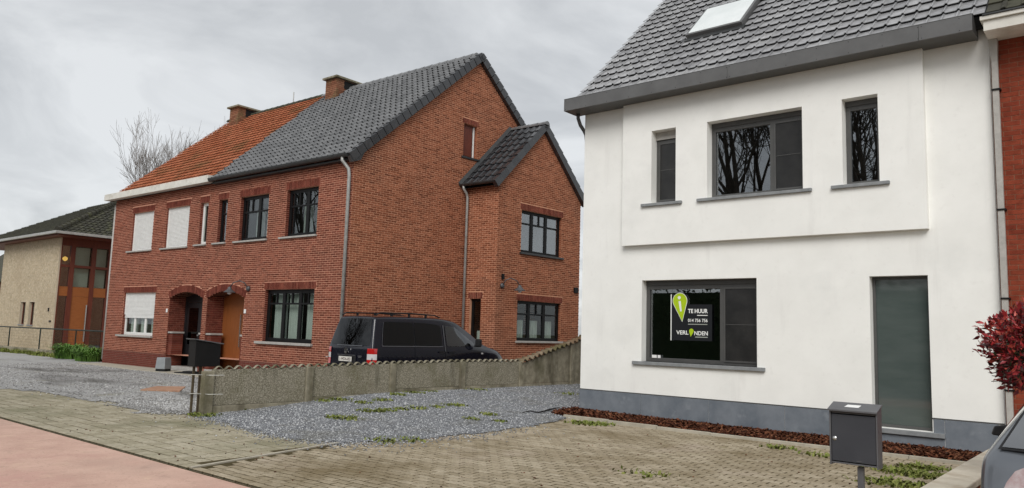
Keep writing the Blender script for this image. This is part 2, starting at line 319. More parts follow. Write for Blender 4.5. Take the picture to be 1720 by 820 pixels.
def wall_mb(M, u0, u1, z0, z1, ops=(), clips=(), depth=.2, mb=None):
    """a wall face with real openings and their reveals"""
    mb = mb or MB()
    us = sorted({u0, u1, *[min(max(o[i], u0), u1) for o in ops for i in (0, 1)]}); zs = sorted({z0, z1, *[min(max(o[i], z0), z1) for o in ops for i in (2, 3)]})
    for i in range(len(us)-1):
        for j in range(len(zs)-1):
            cu, cz = (us[i]+us[i+1])/2, (zs[j]+zs[j+1])/2
            if us[i+1]-us[i] < 1e-6 or zs[j+1]-zs[j] < 1e-6: continue
            if any(o[0] < cu < o[1] and o[2] < cz < o[3] for o in ops): continue
            poly = clip_poly([(us[i], zs[j]), (us[i+1], zs[j]), (us[i+1], zs[j+1]), (us[i], zs[j+1])], clips)
            if len(poly) >= 3: mb.add([M @ Vector((p[0], 0, p[1])) for p in poly], [tuple(range(len(poly)))])
    for o in ops:
        a, b, c, d = o[:4]; dd = o[4] if len(o) > 4 else depth
        P = lambda u, z, y: M @ Vector((u, y, z))
        if not (len(o) > 5 and 'l' in o[5]): mb.quad(P(a, c, 0), P(a, d, 0), P(a, d, -dd), P(a, c, -dd))
        if not (len(o) > 5 and 'r' in o[5]): mb.quad(P(b, c, 0), P(b, c, -dd), P(b, d, -dd), P(b, d, 0))
        mb.quad(P(a, d, 0), P(b, d, 0), P(b, d, -dd), P(a, d, -dd))
        mb.quad(P(a, c, 0), P(a, c, -dd), P(b, c, -dd), P(b, c, 0))
    return mb
def lay_bricks(M, u0, u1, z0, z1, ops=(), clips=(), ch=.06, L=.205, j=.018, avoid=None, phase=0):
    """list of (polygon, is_full) in wall coordinates, running bond"""
    out = []; row = 0; z = z0
    while z < z1-.02:
        zb, zt = z+j/2, min(z+ch, z1)-j/2; u = u0-(L/2 if (row+phase) % 2 else 0)
        while u < u1:
            a, b = max(u+j/2, u0), min(u+L-j/2, u1); u += L
            if b-a < .02: continue
            segs = [(a, b)]
            for o in ops:
                if zt > o[2]+.01 and zb < o[3]-.01:
                    ns = []
                    for (p, q) in segs:
                        if q <= o[0] or p >= o[1]: ns.append((p, q)); continue
                        if p < o[0]-.02: ns.append((p, o[0]))
                        if q > o[1]+.02: ns.append((o[1], q))
                    segs = ns
            for (p, q) in segs:
                if avoid and avoid((p+q)/2, (zb+zt)/2): continue
                poly = clip_poly([(p, zb), (q, zb), (q, zt), (p, zt)], clips) if clips else [(p, zb), (q, zb), (q, zt), (p, zt)]
                if len(poly) >= 3: out.append((poly, len(poly) == 4 and abs(q-p-(L-j)) < 1e-4 and abs(zt-zb-(ch-j)) < 1e-4))
        z += ch; row += 1
    return out
def in_view(p, mg=.0):
    d = p-CAM; z = d.dot(CF)
    if z < .1: return False
    x, y = d.dot(CR)/z*F_PX, d.dot(CU)/z*F_PX
    return abs(x) < 860+mg and abs(y) < 410+mg
def place_bricks(items, parent, m, single, nsep, proud=.006, ch=.06, L=.205, j=.018, rest='brickwork'):
    """items: (M, polygon, full); the nsep nearest full ones are single pieces, the others one joined part"""
    cand = []
    for k, (M, poly, full) in enumerate(items):
        if full:
            c = M @ Vector(((poly[0][0]+poly[2][0])/2, 0, (poly[0][1]+poly[2][1])/2))
            if in_view(c): cand.append(((c-CAM).length, k, c))
    cand.sort(key=lambda t: t[0]); sep = {k: c for _, k, c in cand[:nsep]}
    hl, hz = (L-j)/2, (ch-j)/2
    pm = MB().box((-hl, -.004, -hz), (hl, proud, hz)).mesh(single, m)
    rest_mb = MB()
    for k, (M, poly, full) in enumerate(items):
        if k in sep:
            B = M.copy(); B.translation = sep[k]; link(single, pm, parent, B @ Matrix.Translation((0, rnd.uniform(-.0015, .0015), 0)))
        else:
            d = proud+rnd.uniform(-.002, .002); n = len(poly)
            a = [M @ Vector((p[0], 0, p[1])) for p in poly]; b = [M @ Vector((p[0], d, p[1])) for p in poly]
            rest_mb.add(a+b, [tuple(range(n, 2*n))]+[(i, (i+1) % n, n+(i+1) % n, n+i) for i in range(n)])
    if rest_mb.v: tag(rest_mb.build(rest, m, parent), kind='stuff')
def reveal_bricks(M, ops, ch=.06, depth=.2):
    """bricks lining the left and right reveals of each opening, as prisms joined"""
    mb = MB()
    for o in ops:
        a, b, c, d = o[:4]; dd = o[4] if len(o) > 4 else depth; z = c
        while z < d-.03:
            y = 0
            while y < dd-.03:
                yy = min(y+.195, dd)
                for (ua, ub) in ((a, a+.006), (b-.006, b)): mb.box((ua, -yy+.006, z+.006), (ub, -y-.004, min(z+ch, d)-.006), M)
                y += .205
            z += ch
    return mb
def soldier(M, u0, u1, z0, h=.2, w=.068, proud=.009):
    mb = MB(); n = max(1, round((u1-u0)/w)); s = (u1-u0)/n
    for i in range(n): mb.box((u0+i*s+.008, 0, z0+.004), (u0+(i+1)*s-.008, proud+rnd.uniform(-.002, .002), z0+h), M)
    return mb
def window(parent, M, u0, u1, z0, z1, y, fm, gm, bars_v=(), bars_h=(), fw=.06, fd=.06, curtains=(), cy=.10, room=True, extra=(), label=None, name='window', bw=.06, curtain_mat='curtain', rd=1.6):
    """frame at depth y (negative = inside); bars_v: (u, z_lo, z_hi, width); bars_h: (z, u_lo, u_hi, width)"""
    f = MB()
    f.box((u0, y-fd, z0), (u0+fw, y, z1), M); f.box((u1-fw, y-fd, z0), (u1, y, z1), M)
    f.box((u0+fw, y-fd, z1-fw), (u1-fw, y, z1), M); f.box((u0+fw, y-fd, z0), (u1-fw, y, z0+fw), M)
    for (u, a, b, w) in bars_v: f.box((u-w/2, y-fd+.004, a), (u+w/2, y+.004, b), M)
    for (z, a, b, w) in bars_h: f.box((a, y-fd+.007, z-w/2), (b, y+.002, z+w/2), M)
    w_ = f.build(name, fm, parent, bevel=.004, label=label)
    vs = sorted([u0+fw]+[b[0] for b in bars_v if b[2]-b[1] > (z1-z0)*.6]+[u1-fw])
    for i in range(len(vs)-1):
        g = MB(); ry = y-fd*.5
        g.box((vs[i]-.005, ry-.006, z0+fw-.005), (vs[i+1]+.005 if i == len(vs)-2 else vs[i+1]-.001, ry+.006, z1-fw+.005), M); g.build('pane', gm, w_)
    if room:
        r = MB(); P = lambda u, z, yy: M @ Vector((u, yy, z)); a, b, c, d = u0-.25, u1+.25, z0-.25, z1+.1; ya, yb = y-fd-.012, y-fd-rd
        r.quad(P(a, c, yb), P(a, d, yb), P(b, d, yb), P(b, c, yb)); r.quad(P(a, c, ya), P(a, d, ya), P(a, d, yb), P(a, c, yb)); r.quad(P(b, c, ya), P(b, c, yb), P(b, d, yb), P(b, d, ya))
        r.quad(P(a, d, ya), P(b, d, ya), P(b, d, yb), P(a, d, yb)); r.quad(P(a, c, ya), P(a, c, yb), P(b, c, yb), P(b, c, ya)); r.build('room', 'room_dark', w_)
    for (a, b, c, d) in curtains:
        cmb = MB(); nseg = max(6, int((b-a)/.035))
        for k in range(nseg):
            ua, ub = a+(b-a)*k/nseg, a+(b-a)*(k+1)/nseg; ya, yb = [y-fd-cy+.018*math.sin(t*2.1+a*9)+.008*math.sin(t*.7) for t in (k, k+1)]
            cmb.quad(M @ Vector((ua, ya, c)), M @ Vector((ub, yb, c)), M @ Vector((ub, yb, d)), M @ Vector((ua, ya, d)))
        cmb.build('curtain', curtain_mat, w_, smooth=True)
    return w_
def sill(parent, M, u0, u1, ztop, h, out, m, inn=.02):
    return MB().box((u0, -inn, ztop-h), (u1, out, ztop), M).build('sill', m, parent, bevel=.006)
def tile_mesh(name, m, w, l, prof, thick=.022, over=.07, lift=.03, boost=0):
    """one roof tile: local x across, local y up the slope, local z out of the roof"""
    mb = MB(); n = len(prof); a = []; b = []; c = []; lo = []
    for (x, h) in prof:
        lf_ = lift*(1+boost*h/.06); a.append((x*w, 0, h+lf_)); b.append((x*w, l+over, h+.004)); c.append((x*w, 0, h+lf_-thick))
    V = a+b+c; F = []
    for i in range(n-1): F += [(i, i+1, n+i+1, n+i), (2*n+i, 2*n+i+1, i+1, i)]
    F += [(0, n, 2*n), (n-1, 3*n-1, 2*n-1)]
    mb.add(V, F); return mb.mesh(name, m, smooth=False), V, F
def lay_tiles(parent, O, U, S, cols, rows, w, l, tile, m, nsep, skip=None, name='roof_tile', stagger=0, jit=.004):
    me, V, F = tile; U = Vector(U).normalized(); S = Vector(S).normalized(); Nn = U.cross(S).normalized(); O = Vector(O); P = []
    for r in range(rows):
        for c in range(cols):
            if skip and skip(c*w+w/2, r*l+l/2): continue
            p = O+U*(c*w+(stagger if r % 2 else 0))+S*(r*l); ctr = p+U*(w/2)+S*(l/2); P.append(((ctr-CAM).length if in_view(ctr) else 1e6, p))
    order = sorted(range(len(P)), key=lambda i: P[i][0]); sep = {i for i in order[:nsep] if P[i][0] < 1e5}; rest = MB()
    for i, (_, p) in enumerate(P):
        M = Matrix(((U.x, S.x, Nn.x, p.x), (U.y, S.y, Nn.y, p.y), (U.z, S.z, Nn.z, p.z), (0, 0, 0, 1))) @ Matrix.Rotation(rnd.uniform(-.006, .006), 4, 'Z') @ Matrix.Rotation(rnd.uniform(-.008, .008), 4, 'X') @ Matrix.Translation((0, rnd.uniform(-jit, jit), rnd.uniform(0, jit)))
        if i in sep: link(name, me, parent, M)
        else: rest.add([M @ Vector(q) for q in V], F)
    if rest.v: tag(rest.build('tile_field', m, parent), kind='stuff')
def text_mesh(name, s, m, parent, box, M, y, bold=0.0, extr=.0015, spacing=1.0):
    """flat lettering fitted to box=(u0, u1, z0, z1) in frame M"""
    cu = bpy.data.curves.new(name, 'FONT'); cu.body = s; cu.extrude = extr; cu.offset = bold; cu.space_character = spacing; cu.resolution_u = 3
    t = bpy.data.objects.new(name, cu); COL.objects.link(t); dg = bpy.context.evaluated_depsgraph_get(); dg.update(); me = bpy.data.meshes.new_from_object(t.evaluated_get(dg))
    bpy.data.objects.remove(t); bpy.data.curves.remove(cu)
    xs = [v.co.x for v in me.vertices]; ys = [v.co.y for v in me.vertices]; x0, x1, y0, y1 = min(xs), max(xs), min(ys), max(ys)
    for v in me.vertices:
        v.co = M @ Vector((box[0]+(v.co.x-x0)/(x1-x0)*(box[1]-box[0]), y+v.co.z*.5, box[2]+(v.co.y-y0)/(y1-y0)*(box[3]-box[2])))
    me.materials.clear(); me.materials.append(MAT[m]); return link(name, me, parent)
def sstep(a, b, x):
    t = min(1, max(0, (x-a)/(b-a))); return t*t*(3-2*t)

# ================================================================== THE GROUND
def px_ray(x, y): return (CR*((x-860)/F_PX) - CU*((y-410)/F_PX) + CF)
def px_ground(x, y, z=0.):
    d = px_ray(x, y); return CAM + d*((z-EYE)/d.z)
def grid_sheet(name, m, x0, x1, y0, y1, step, zf, inside=None, kind='structure'):
    nx, ny = int(round((x1-x0)/step)), int(round((y1-y0)/step)); V = []; F = []; idx = {}
    for j in range(ny+1):
        for i in range(nx+1):
            x, y = x0+i*(x1-x0)/nx, y0+j*(y1-y0)/ny; idx[i, j] = len(V); V.append((x, y, zf(x, y)))
    for j in range(ny):
        for i in range(nx):
            if inside and not inside(x0+(i+.5)*(x1-x0)/nx, y0+(j+.5)*(y1-y0)/ny): continue
            F.append((idx[i, j], idx[i+1, j], idx[i+1, j+1], idx[i, j+1]))
    me = bpy.data.meshes.new(name); me.from_pydata(V, [], F); me.update(); me.materials.append(MAT[m]); me.polygons.foreach_set('use_smooth', [True]*len(F))
    return tag(link(name, me), kind=kind)
def in_poly(x, y, P):
    c = False; j = len(P)-1
    for i in range(len(P)):
        if (P[i][1] > y) != (P[j][1] > y) and x < (P[j][0]-P[i][0])*(y-P[i][1])/(P[j][1]-P[i][1])+P[i][0]: c = not c
        j = i
    return c
def flat(name, m, pts, z):
    return tag(MB().add([(x, y, z) for x, y in pts], [tuple(range(len(pts)))]).build(name, m), kind='structure')
flat('ground', 'land', [(-500, -500), (500, -500), (500, 500), (-500, 500)], -.09)
flat('road', 'asphalt', [(-200, -7.5), (200, -7.5), (200, 1.1), (-200, 1.1)], -.06)
flat('bike_path', 'bike_path', [(-120, 1.3), (60, 1.3), (60, 4.405), (-120, 4.405)], -.012)
bed = MB().box((-120, 4.41, -.08), (60, 4.45, -.018)); tag(bed.build('edging_strip', 'joint_soil'), kind='structure')

def diag_x(y): return -8.33-(y-4.45)*.215          # narrow kerb between walkway and driveway
GRAVEL = [(-13.05, 7.1), (-12.5, 6.95), (-11.4, 6.78), (-10.26, 6.62), (-9.3, 6.66), (-8.85, 6.95), (-8.62, 7.46), (-8.44, 8), (-8.35, 9.2), (-8.46, 10.85), (-8.7, 12.2), (-9.0, 12.9), (-9.0, 26), (-12.0, 26), (-12.3, 18)]
def fence_x(y): return -12.93+.055*(y-7.1)
def gz(x, y):       # gravel drive rises gently towards the concrete fence
    g = min(1, max(0, (-8.7-x)/3.5)); f = sstep(6.6, 11.2, y)*.235
    return .010+g*f+.022*sstep(10.5, 13, y)*(1-g)
def gl(x, y): return .006+.05*sstep(6.2, 9, y)+.008*math.sin(x*1.3)*sstep(6.5, 8, y)
# walkway: square pavers
walk = flat('pavement', 'joint_soil', [(-60, 4.45), (-8.28, 4.45), (-8.95, 7.4), (-60, 7.4)], -.0065)
drive = flat('driveway', 'joint_soil', [(-8.34, 4.45), (-1.0, 4.45), (-1.0, 12.2), (-8.9, 12.2), (-8.95, 7.3)], -.0055)
def pavers(parent, name, m, x0, x1, y0, y1, lx, ly, keep, nsep, stagger, j=.024):
    me = MB(); hx, hy = (lx-j)/2, (ly-j)/2; b = .003
    V = [(-hx, -hy, -.03), (hx, -hy, -.03), (hx, hy, -.03), (-hx, hy, -.03), (-hx, -hy, -b), (hx, -hy, -b), (hx, hy, -b), (-hx, hy, -b), (-hx+b, -hy+b, 0), (hx-b, -hy+b, 0), (hx-b, hy-b, 0), (-hx+b, hy-b, 0)]
    F = [(8, 9, 10, 11)]
    for k in range(4): F += [(k, (k+1) % 4, 4+(k+1) % 4, 4+k), (4+k, 4+(k+1) % 4, 8+(k+1) % 4, 8+k)]
    pm = MB().add(V, F).mesh(name, m); P = []
    r = 0; y = y0+ly/2
    while y < y1:
        x = x0+(lx/2 if (stagger and r % 2) else 0)+lx/2
        while x < x1:
            if keep(x, y): P.append((x, y))
            x += lx
        y += ly; r += 1
    dist = [((Vector((x, y, 0))-CAM).length if in_view(Vector((x, y, 0))) else 1e6) for x, y in P]
    sep = {i for i in sorted(range(len(P)), key=lambda i: dist[i])[:nsep] if dist[i] < 1e5}; rest = MB()
    for i, (x, y) in enumerate(P):
        z = .0012*math.sin(x*1.7+y)*math.sin(y*1.1)+rnd.uniform(-.002, .0025)
        M = Matrix.Translation((x, y, z)) @ Matrix.Rotation(rnd.uniform(-.012, .012), 4, 'Z') @ Matrix.Rotation(rnd.uniform(-.012, .012), 4, 'X') @ Matrix.Rotation(rnd.uniform(-.010, .010), 4, 'Y')
        if i in sep: link(name, pm, parent, M)
        else: rest.add([M @ Vector(q) for q in V], F)
    tag(rest.build('paver_field', m, parent), kind='stuff')
pavers(walk, 'paver', 'paver_walk', -26, -8.0, 4.455, 7.25, .22, .22, lambda x, y: x+.10 < diag_x(y)-.02 and not (in_poly(x, y-.25, GRAVEL)), 300, False)
pavers(drive, 'paver', 'paver_drive', -9.2, -1.85, 4.455, 12.1, .225, .120, lambda x, y: x-.10 > diag_x(y)+.03 and not in_poly(x+.0, y, [(p[0]-.25, p[1]) for p in GRAVEL]), 300, True)
kb = MB()
for k in range(3):
    y0, y1 = 4.47+k*.86, 4.47+k*.86+.85; y1 = min(y1, 6.95)
    a0, a1 = diag_x(y0), diag_x(y1)
    kb.add([(a0-.03, y0, -.05), (a0+.03, y0, -.05), (a1+.03, y1, -.05), (a1-.03, y1, -.05), (a0-.03, y0, .010), (a0+.03, y0, .010), (a1+.03, y1, .010), (a1-.03, y1, .010)], [(0, 3, 2, 1), (4, 5, 6, 7), (0, 1, 5, 4), (1, 2, 6, 5), (2, 3, 7, 6), (3, 0, 4, 7)])
tag(kb.build('kerb', 'kerb_concrete'), kind='structure')
kb2 = MB(); x = -8.78
while x < -1.9:
    kb2.box((x, 12.10, -.05), (min(x+.995, -1.85), 12.16, .045+.03*sstep(-6, -9, x))); x += 1.0
tag(kb2.build('bed_kerb', 'kerb_concrete', bevel=.006), kind='structure')
def noise2(x, y): return .5*math.sin(x*2.3+1.7*math.sin(y*1.9))+.3*math.sin(x*5.1+y*4.3)+.2*math.sin(x*11.7-y*9.1)
grid_sheet('gravel_drive', 'gravel_base', -13.2, -8.2, 6.3, 26, .1, gz, lambda x, y: in_poly(x+.06*noise2(x*2, y*2), y+.06*noise2(y*2, x*2), GRAVEL))
def yard_edge(x): return 6.35+.25*noise2(x*.4, 2)+.12*noise2(x*1.7, 1)+.35*sstep(-19, -15, x)
grid_sheet('gravel_yard', 'gravel_pale', -75, -12.5, 5.8, 30, .25, gl, lambda x, y: y > yard_edge(x) and x < fence_x(y)+(.1 if y > 7 else -.2))
flat('neighbour_drive', 'kerb_concrete', [(-1.45, 4.45), (14, 4.45), (14, 12.9), (-1.45, 12.9)], -.004)
# loose stones
def stones(name, m, pts, smin, smax):
    n = len(pts); base = np.array([(1, 0, 0), (0, 1, 0), (-1, 0, 0), (0, -1, 0), (.1, .1, .8), (0, 0, -.8)], np.float32)
    f = np.array([(0, 1, 4), (1, 2, 4), (2, 3, 4), (3, 0, 4), (1, 0, 5), (2, 1, 5), (3, 2, 5), (0, 3, 5)])
    s = nprs.uniform(smin, smax, (n, 1, 1)); V = base[None]*(1+nprs.uniform(-.4, .4, (n, 6, 3)))*s
    a = nprs.uniform(0, 6.28, n); t = nprs.uniform(-.6, .6, n); c, si = np.cos(a), np.sin(a)
    x = V[..., 0]*c[:, None]-V[..., 1]*si[:, None]; y = V[..., 0]*si[:, None]+V[..., 1]*c[:, None]; z = V[..., 2]*.75+x*t[:, None]*.4
    V = np.stack([x, y, z], -1)+np.array(pts)[:, None, :]; F = f[None]+(np.arange(n)*6)[:, None, None]
    return tag(npmesh(name, V.reshape(-1, 3), F.reshape(-1, 3), m), kind='stuff')
pts = []
while len(pts) < 42000:
    y = 6.4+14*rnd.random()**1.35; x = rnd.uniform(-13.1, -8.1)
    if in_poly(x+rnd.gauss(0, .07), y+rnd.gauss(0, .09), GRAVEL): pts.append((x, y, gz(x, y)+.004))
for _ in range(1500):        # strays on the paving
    t = rnd.random(); k = rnd.randrange(0, 9); a, b = GRAVEL[k], GRAVEL[k+1]; x, y = a[0]+(b[0]-a[0])*t+abs(rnd.gauss(0, .2 if rnd.random() < .7 else .5)), a[1]+(b[1]-a[1])*t-abs(rnd.gauss(0, .12 if rnd.random() < .7 else .3)); pts.append((x, y, .006))
tag(stones('gravel', 'gravel_stone', pts, .008, .019), 'blue-grey crushed stone spread over the drive beside the concrete fence', 'gravel')
pts = []
while len(pts) < 9000:
    x = -13.1-17*rnd.random()**1.5; y = rnd.uniform(6.0, 12)
    if y > yard_edge(x)+rnd.gauss(0, .15) and x < fence_x(y)-.15: pts.append((x, y, gl(x, y)+.004))
for _ in range(2500):
    x, y = rnd.gauss(-14.3, .7), rnd.gauss(7.3, .45)
    if x < -13.2 and y > 6.55: pts.append((x, y, gl(x, y)+.008))
tag(stones('yard_gravel', 'gravel_stone_pale', pts, .012, .026), 'pale grey gravel in front of the brick houses', 'gravel')
pts = [(rnd.uniform(-12, -2.2), rnd.uniform(4.5, 11.8), .004) for _ in range(240)]+[(rnd.uniform(-16, -8.4), rnd.uniform(4.5, 6.9), .004) for _ in range(90)]
pts = [p for p in pts if not in_poly(p[0], p[1], GRAVEL)]
tag(stones('paving_debris', 'bark', pts, .004, .018), 'dark crumbs and bark bits scattered over the paving', 'debris')

# mulch bed along the white house
flat('mulch_bed', 'soil', [(-8.97, 12.16), (-1.8, 12.16), (-1.8, 12.95), (-8.97, 12.95)], .015)
n = 9500; L_ = nprs.uniform(.018, .05, n); W_ = nprs.uniform(.008, .02, n); a = nprs.uniform(0, 6.28, n); tl = nprs.uniform(-.7, .7, n); tw = nprs.uniform(-.6, .6, n)
px = nprs.uniform(-8.98, -1.85, n); px[:700] = nprs.normal(-8.98, .09, 700); py = 12.18+nprs.uniform(0, 1, n)*.72; py[:700] = nprs.uniform(12.2, 12.9, 700)
pz = .03+.05*np.clip((py-12.18)/.5, 0, 1)+nprs.uniform(0, .03, n)+.03*np.clip((-6-px)/3, 0, 1)
cs = np.stack([np.cos(a), np.sin(a), np.zeros(n)], -1); sn = np.stack([-np.sin(a), np.cos(a), np.zeros(n)], -1)
ex = cs*L_[:, None]+np.array([0, 0, 1.])*(tl*L_)[:, None]; ey = sn*W_[:, None]+np.array([0, 0, 1.])*(tw*W_)[:, None]; P = np.stack([px, py, pz], -1)
ez = np.array([0, 0, .006])
V = np.stack([P-ex-ey, P+ex-ey*.6, P+ex*.9+ey, P-ex*.8+ey, P+ez*1.5], 1); F = np.array([(0, 1, 4), (1, 2, 4), (2, 3, 4), (3, 0, 4)])[None]+(np.arange(n)*5)[:, None, None]
tag(tag(npmesh('bark_mulch', V.reshape(-1, 3), F.reshape(-1, 3), 'bark'), kind='stuff'), 'reddish brown bark mulch along the foot of the white house', 'mulch')

# weeds and grass
def blades(name, spots, m, label, cat, h=(.03, .09), w=.006, lean=.6):
    V = []; F = []
    for (x, y, z, r, cnt) in spots:
        for _ in range(cnt):
            a = rnd.uniform(0, 6.28); d = r*math.sqrt(rnd.random())*rnd.choice((1, 1, .6)); bx, by = x+d*math.cos(a)*1.5, y+d*math.sin(a); t = rnd.uniform(0, 6.28); hh = rnd.uniform(*h); ww = w*rnd.uniform(.7, 1.6)
            l = rnd.uniform(.1, lean)*hh; o = len(V); tx, ty = math.cos(t), math.sin(t)
            V += [(bx-ty*ww, by+tx*ww, z-.005), (bx+ty*ww, by-tx*ww, z-.005), (bx+tx*l*.5+ty*ww*.9, by+ty*l*.5-tx*ww*.9, z+hh*.65), (bx+tx*l*.5-ty*ww*.9, by+ty*l*.5+tx*ww*.9, z+hh*.65), (bx+tx*l*1.5, by+ty*l*1.5, z+hh)]
            F += [(o, o+1, o+2), (o, o+2, o+3), (o+3, o+2, o+4)]
    return tag(tag(npmesh(name, V, F, m), label, cat), kind='stuff')
sp = []
for (px_, py_, r, c) in ((578, 705, .28, 190), (622, 692, .22, 130), (648, 690, .16, 90), (672, 687, .14, 70), (700, 683, .2, 70), (762, 678, .22, 130), (735, 682, .15, 50), (573, 668, .2, 120), (545, 671, .15, 60), (606, 671, .18, 70), (640, 668, .2, 90), (665, 663, .18, 80), (695, 660, .2, 100), (722, 658, .15, 60), (790, 708, .13, 60), (820, 700, .16, 80), (838, 710, .12, 40), (950, 658, .3, 60), (530, 668, .2, 40), (370, 690, .22, 150), (345, 698, .25, 200), (400, 690, .15, 40), (455, 680, .15, 40), (800, 655, .25, 60)):
    p = px_ground(px_, py_, .12); p = px_ground(px_, py_, gz(p.x, p.y)); sp.append((p.x, p.y, gz(p.x, p.y), r, c))
blades('drive_weeds', sp, 'grass', 'patches of short green weeds growing through the grey gravel drive', 'weeds', h=(.012, .045), w=.014, lean=1.6)
sp = [(*px_ground(q[0], q[1], .0)[:2], .0, q[2], q[3]) for q in ((1500, 790, .25, 110), (1532, 797, .3, 260), (1553, 787, .22, 200), (1520, 815, .3, 220), (1570, 802, .25, 160), (1480, 812, .25, 70), (1590, 775, .15, 60), (1308, 753, .2, 80), (1375, 765, .2, 50), (985, 712, .3, 150), (1003, 713, .25, 130), (1540, 768, .12, 90), (1085, 797, .3, 40), (640, 741, .25, 80), (690, 740, .2, 50))]
blades('corner_grass', sp, 'grass', 'rough green grass and weeds beside the grey mailbox and mulch bed', 'grass', h=(.015, .06), w=.014, lean=1.7)

# ================================================================== WHITE HOUSE
WH = thing('white_house', (-5.3, 12.9, 0), 'white plastered house with dark tiled roof and a for-rent sign in its window', 'house')
YF = 12.9; MW = frame((0, YF, 0), (1, 0, 0), (0, -1, 0)); BAYP = .12; MBAY = frame((0, YF-BAYP, 0), (1, 0, 0), (0, -1, 0))
X0, X1 = -8.955, -1.72
lower = [(-7.56, -5.295, 1.13, 2.665, .25), (-3.46, -2.63, .315, 2.645, .25)]
bay_ops = [(-7.31, -6.795, 4.125, 5.54, .28), (-6.16, -4.435, 4.125, 5.54, .28), (-3.79, -3.24, 4.125, 5.55, .28)]
P = lambda x, y, z: Vector((x, y, z))
bx0, bx1 = -7.955, -2.585
bw = wall_mb(MBAY, bx0, bx1, 3.34, 6.4, bay_ops, depth=.28)
bw.quad(P(bx0, YF, 3.34), P(bx0, YF-BAYP, 3.34), P(bx0, YF-BAYP, 6.4), P(bx0, YF, 6.4)); bw.quad(P(bx1, YF, 3.34), P(bx1, YF, 6.4), P(bx1, YF-BAYP, 6.4), P(bx1, YF-BAYP, 3.34)); bw.quad(P(bx0, YF, 3.34), P(bx1, YF, 3.34), P(bx1, YF-BAYP, 3.34), P(bx0, YF-BAYP, 3.34))
bw.build('bay_wall', 'stucco', WH)
behind = [(o[0]-.02, o[1]+.02, o[2]-.02, o[3]+.02, .02) for o in bay_ops]
w2 = wall_mb(MW, X0, X1, -.1, 6.50, lower+behind, depth=.25)
w2.quad(P(X0, YF, 0), P(X0, YF, 6.7), P(X0, 22, 6.7), P(X0, 22, 0)); w2.quad(P(X1, YF, 0), P(X1, 22, 0), P(X1, 22, 6.7), P(X1, YF, 6.7)); w2.quad(P(X0, 22, 0), P(X0, 22, 6.7), P(X1, 22, 6.7), P(X1, 22, 0))
w2.add([P(X0, YF, 6.7), P(X0, 22, 6.7), P(X0, 17.45, 10.85)], [(0, 1, 2)])
w2.build('wall', 'stucco', WH)
# corner reveal strip near the neighbour and drip profile over the plinth
MB().box((X0-.004, -.004, .512), (-3.462, .012, .530), MW).build('drip_profile', 'frame_grey', WH); MB().box((-2.628, -.004, .512), (X1, .012, .530), MW).build('drip_profile', 'frame_grey', WH)
pj = [X0-.012, -7.555, -6.19, -4.829, -3.475, -2.47, -1.79]
for i in range(len(pj)-1):
    zt = .51
    if i == 4: MB().box((pj[i]+.003, -.05, -.1), (pj[i+1]-.003, .006, .238), MW).build('plinth_panel', 'bluestone', WH, bevel=.004); continue
    MB().box((pj[i]+.003, -.05, -.1), (pj[i+1]-.003, .012, zt), MW).build('plinth_panel', 'bluestone', WH, bevel=.004)
MB().box((-2.615, -.05, .241), (-2.473, .012, .51), MW).build('plinth_panel', 'bluestone', WH, bevel=.004)
MB().box((-1.787, -.05, -.1), (X1, .012, .5), MW).build('plinth_panel', 'bluestone', WH, bevel=.004)
# windows
def grey_window(M, o, y, mull=None, right_screen=True, box=.09, whole_screen=False):
    u0, u1, z0, z1 = o[:4]
    bv = [(mull, z0+.055, z1-.055-box, .095)] if mull else []
    wn = window(WH, M, u0, u1, z0, z1-box, y, 'frame_grey', 'glass_house', bv, (), fw=.075, fd=.075, rd=2.2)
    MB().box((u0, y-.10, z1-box), (u1, y+.015, z1), M).build('shutter_box', 'frame_grey', wn, bevel=.004)
    a, b = (mull+.048 if mull else u0+.075), u1-.075
    if whole_screen or (mull and right_screen):
        s = MB().box((a-.02, y-.002, z0+.055), (b+.03, y+.018, z0+.085), M).box((a-.02, y-.002, z1-box-.085), (b+.03, y+.018, z1-box-.055), M).box((a-.02, y-.002, z0+.085), (a+.012, y+.018, z1-box-.085), M).box((b-.002, y-.002, z0+.085), (b+.03, y+.018, z1-box-.085), M)
        s.box((a+.012, y-.001, (z0+z1)/2-.05), (b-.002, y+.014, (z0+z1)/2-.04), M)
        s.build('screen_frame', 'frame_grey', wn)
        MB().box((a+.012, y+.002, z0+.085), (b-.002, y+.006, z1-box-.085), M).build('insect_screen', 'screen_dark', wn)
    return wn
big = grey_window(MW, lower[0], -.17, mull=-6.0)
ww = grey_window(MBAY, bay_ops[1], -.20, mull=-5.02)
wl = grey_window(MBAY, bay_ops[0], -.20, whole_screen=True, box=.16)
MB().box((-7.31, -.20, 5.385), (-6.795, -.165, 5.54), MBAY).box((-7.31, -.21, 5.46), (-6.795, -.16, 5.475), MBAY).build('shutter', 'sill_pale', wl)
wr_ = grey_window(MBAY, bay_ops[2], -.20)
MB().box((-7.42, -.16, 1.20), (-7.32, -.157, 1.255), MW).box((-7.30, -.16, 1.20), (-7.24, -.157, 1.255), MW).build('sticker', 'paper', big)
sill(WH, MW, -7.735, -5.15, 1.13, .065, .06, 'sill_stone', .2)
for (a, b) in ((-7.51, -6.655), (-6.345, -4.285), (-3.97, -3.09)): sill(WH, MBAY, a, b, 4.122, .055, .055, 'sill_stone', .22)
fw_ = window(WH, MW, -3.46, -2.63, .315, 2.645, -.16, 'frame_grey', 'frosted', fw=.045, fd=.06, room=True)
sill(WH, MW, -3.47, -2.465, .312, .07, .05, 'sill_stone', .17)
